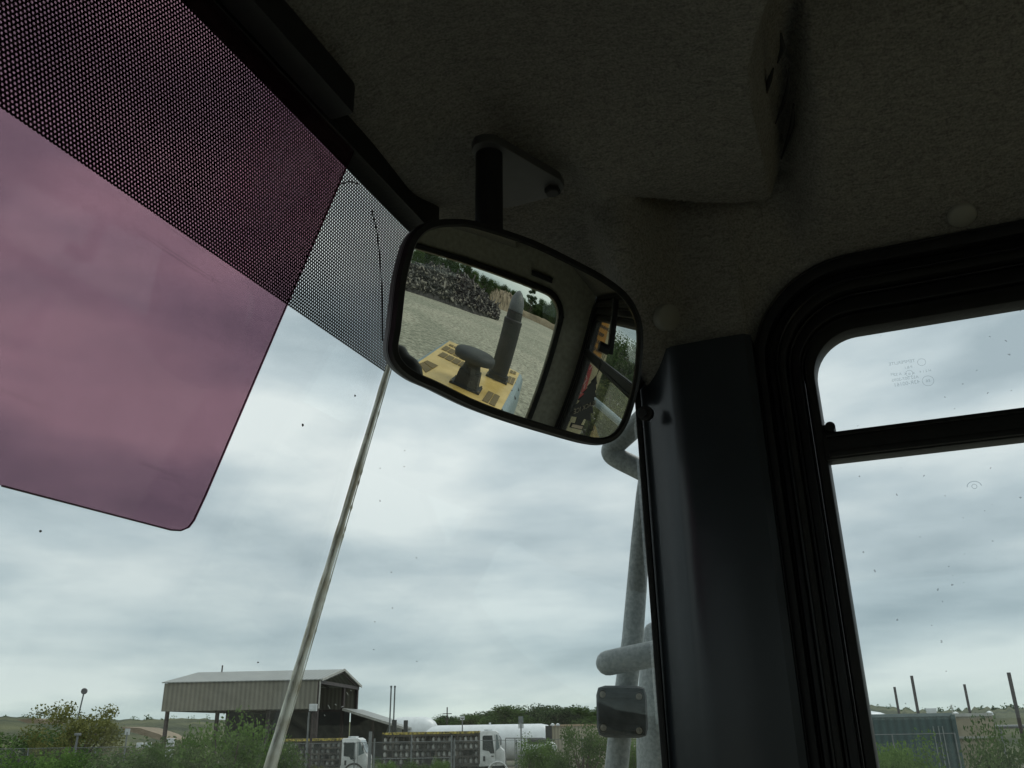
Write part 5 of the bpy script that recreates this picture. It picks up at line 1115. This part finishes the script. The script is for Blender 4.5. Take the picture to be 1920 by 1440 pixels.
heap('sand_ridge', [(1000, 560), (1010, 575), (1060, 600), (1120, 622), (1180, 648), (1250, 690), (1330, 715)], None, 108, MT['sand'], 'low sandy edge of the yard under the mirrored trees', 'mound', 0, None, 3, .06)
def rtree(kind, zx, zy, wz, dist, label, rz, h0, w0, cat='tree'):
    p = RH(*Zm(zx, zy), dist); q = RH(*Zm(zx+wz/2, zy), dist); r_ = RH(*Zm(zx-wz/2, zy), dist); w = np.linalg.norm((q-r_)[:2])
    put(kind, (p[0], p[1], 0), w/w0, rz, label, cat, 'trees around the rear yard seen in the mirror', sz=max(p[2], 1)/h0)
rl = [(170, 50, 150, 70, 'B'), (250, 75, 130, 72, 'A'), (330, 105, 130, 74, 'B'), (410, 130, 120, 74, 'A'), (480, 160, 110, 76, 'B'), (570, 190, 90, 76, 'A'), (620, 250, 110, 84, 'B'), (700, 300, 110, 92, 'A'), (770, 325, 100, 98, 'B'), (840, 365, 90, 104, 'A'), (900, 395, 80, 108, 'B'), (950, 425, 80, 112, 'A'), (1010, 470, 70, 112, 'B'), (1040, 510, 90, 120, 'A'), (1180, 490, 110, 120, 'B'), (1235, 520, 90, 118, 'A'), (1290, 470, 100, 116, 'B'), (1140, 530, 90, 124, 'A'), (1340, 500, 110, 116, 'A'), (1080, 545, 80, 122, 'B')]
rn = ['leftmost mirrored tree above the debris heap', 'second mirrored tree from the left above the debris heap', 'third mirrored tree over the debris heap', 'mirrored tree over the middle of the heap', 'mirrored tree before the small pointed crown', 'small pointed crown standing above the mirrored tree line', 'mirrored tree over the right shoulder of the heap', 'mirrored tree over the heap foot', 'mirrored tree left above the sandy mound', 'mirrored tree above the middle of the sandy mound', 'mirrored tree above the right of the sandy mound', 'mirrored tree just left of the exhaust tip', 'mirrored low tree behind the exhaust tip', 'mirrored tree just right of the exhaust tip', 'mirrored tree right of the tall tree', 'mirrored low crown near the rear window corner', 'tall mirrored tree at the rear window right edge', 'mirrored undergrowth tree below the tall tree', 'mirrored tree beyond the right edge of the rear window', 'mirrored low tree left under the tall tree']
for i, (zx, zy, w, d, k) in enumerate(rl): rtree('tree'+k, zx, zy, w*1.15, d, rn[i], i*2.1, 11 if k == 'A' else 12, 12 if k == 'A' else 10)
rtree('treeC', 1098, 362, 100, 112, 'tall slender tree standing alone above the mirrored tree line', 1, 13, 5.5)
for i, (px, py, w, d) in enumerate(((1150, 652, 70, 26), (1185, 636, 70, 27), (1215, 640, 60, 26), (1125, 668, 60, 28))):
    p = RH(px, py, d); q = RH(px+w/2, py, d); r_ = RH(px-w/2, py, d); w_ = np.linalg.norm((q-r_)[:2]) 
    put('treeB', (p[0], p[1], 0), w_/10*1.2, i*1.7, ('mirrored tree at the left of the door window', 'mirrored tree under the sky in the door window', 'mirrored tree at the right rim of the mirror', 'mirrored tree beside the orange decal')[i], 'tree', 'trees beside the loader seen in the mirror', sz=p[2]/12)
for i, (px, py, w, d) in enumerate(((1165, 735, 60, 14), (1130, 760, 60, 13))):
    p = RH(px, py, d); put('bushC', (p[0], p[1], 0), 1.2, i*2, ('olive bush mirrored below the window bar', 'olive bush mirrored beside the air freshener')[i], 'bush', None, sz=max(.6, p[2]/2.6))
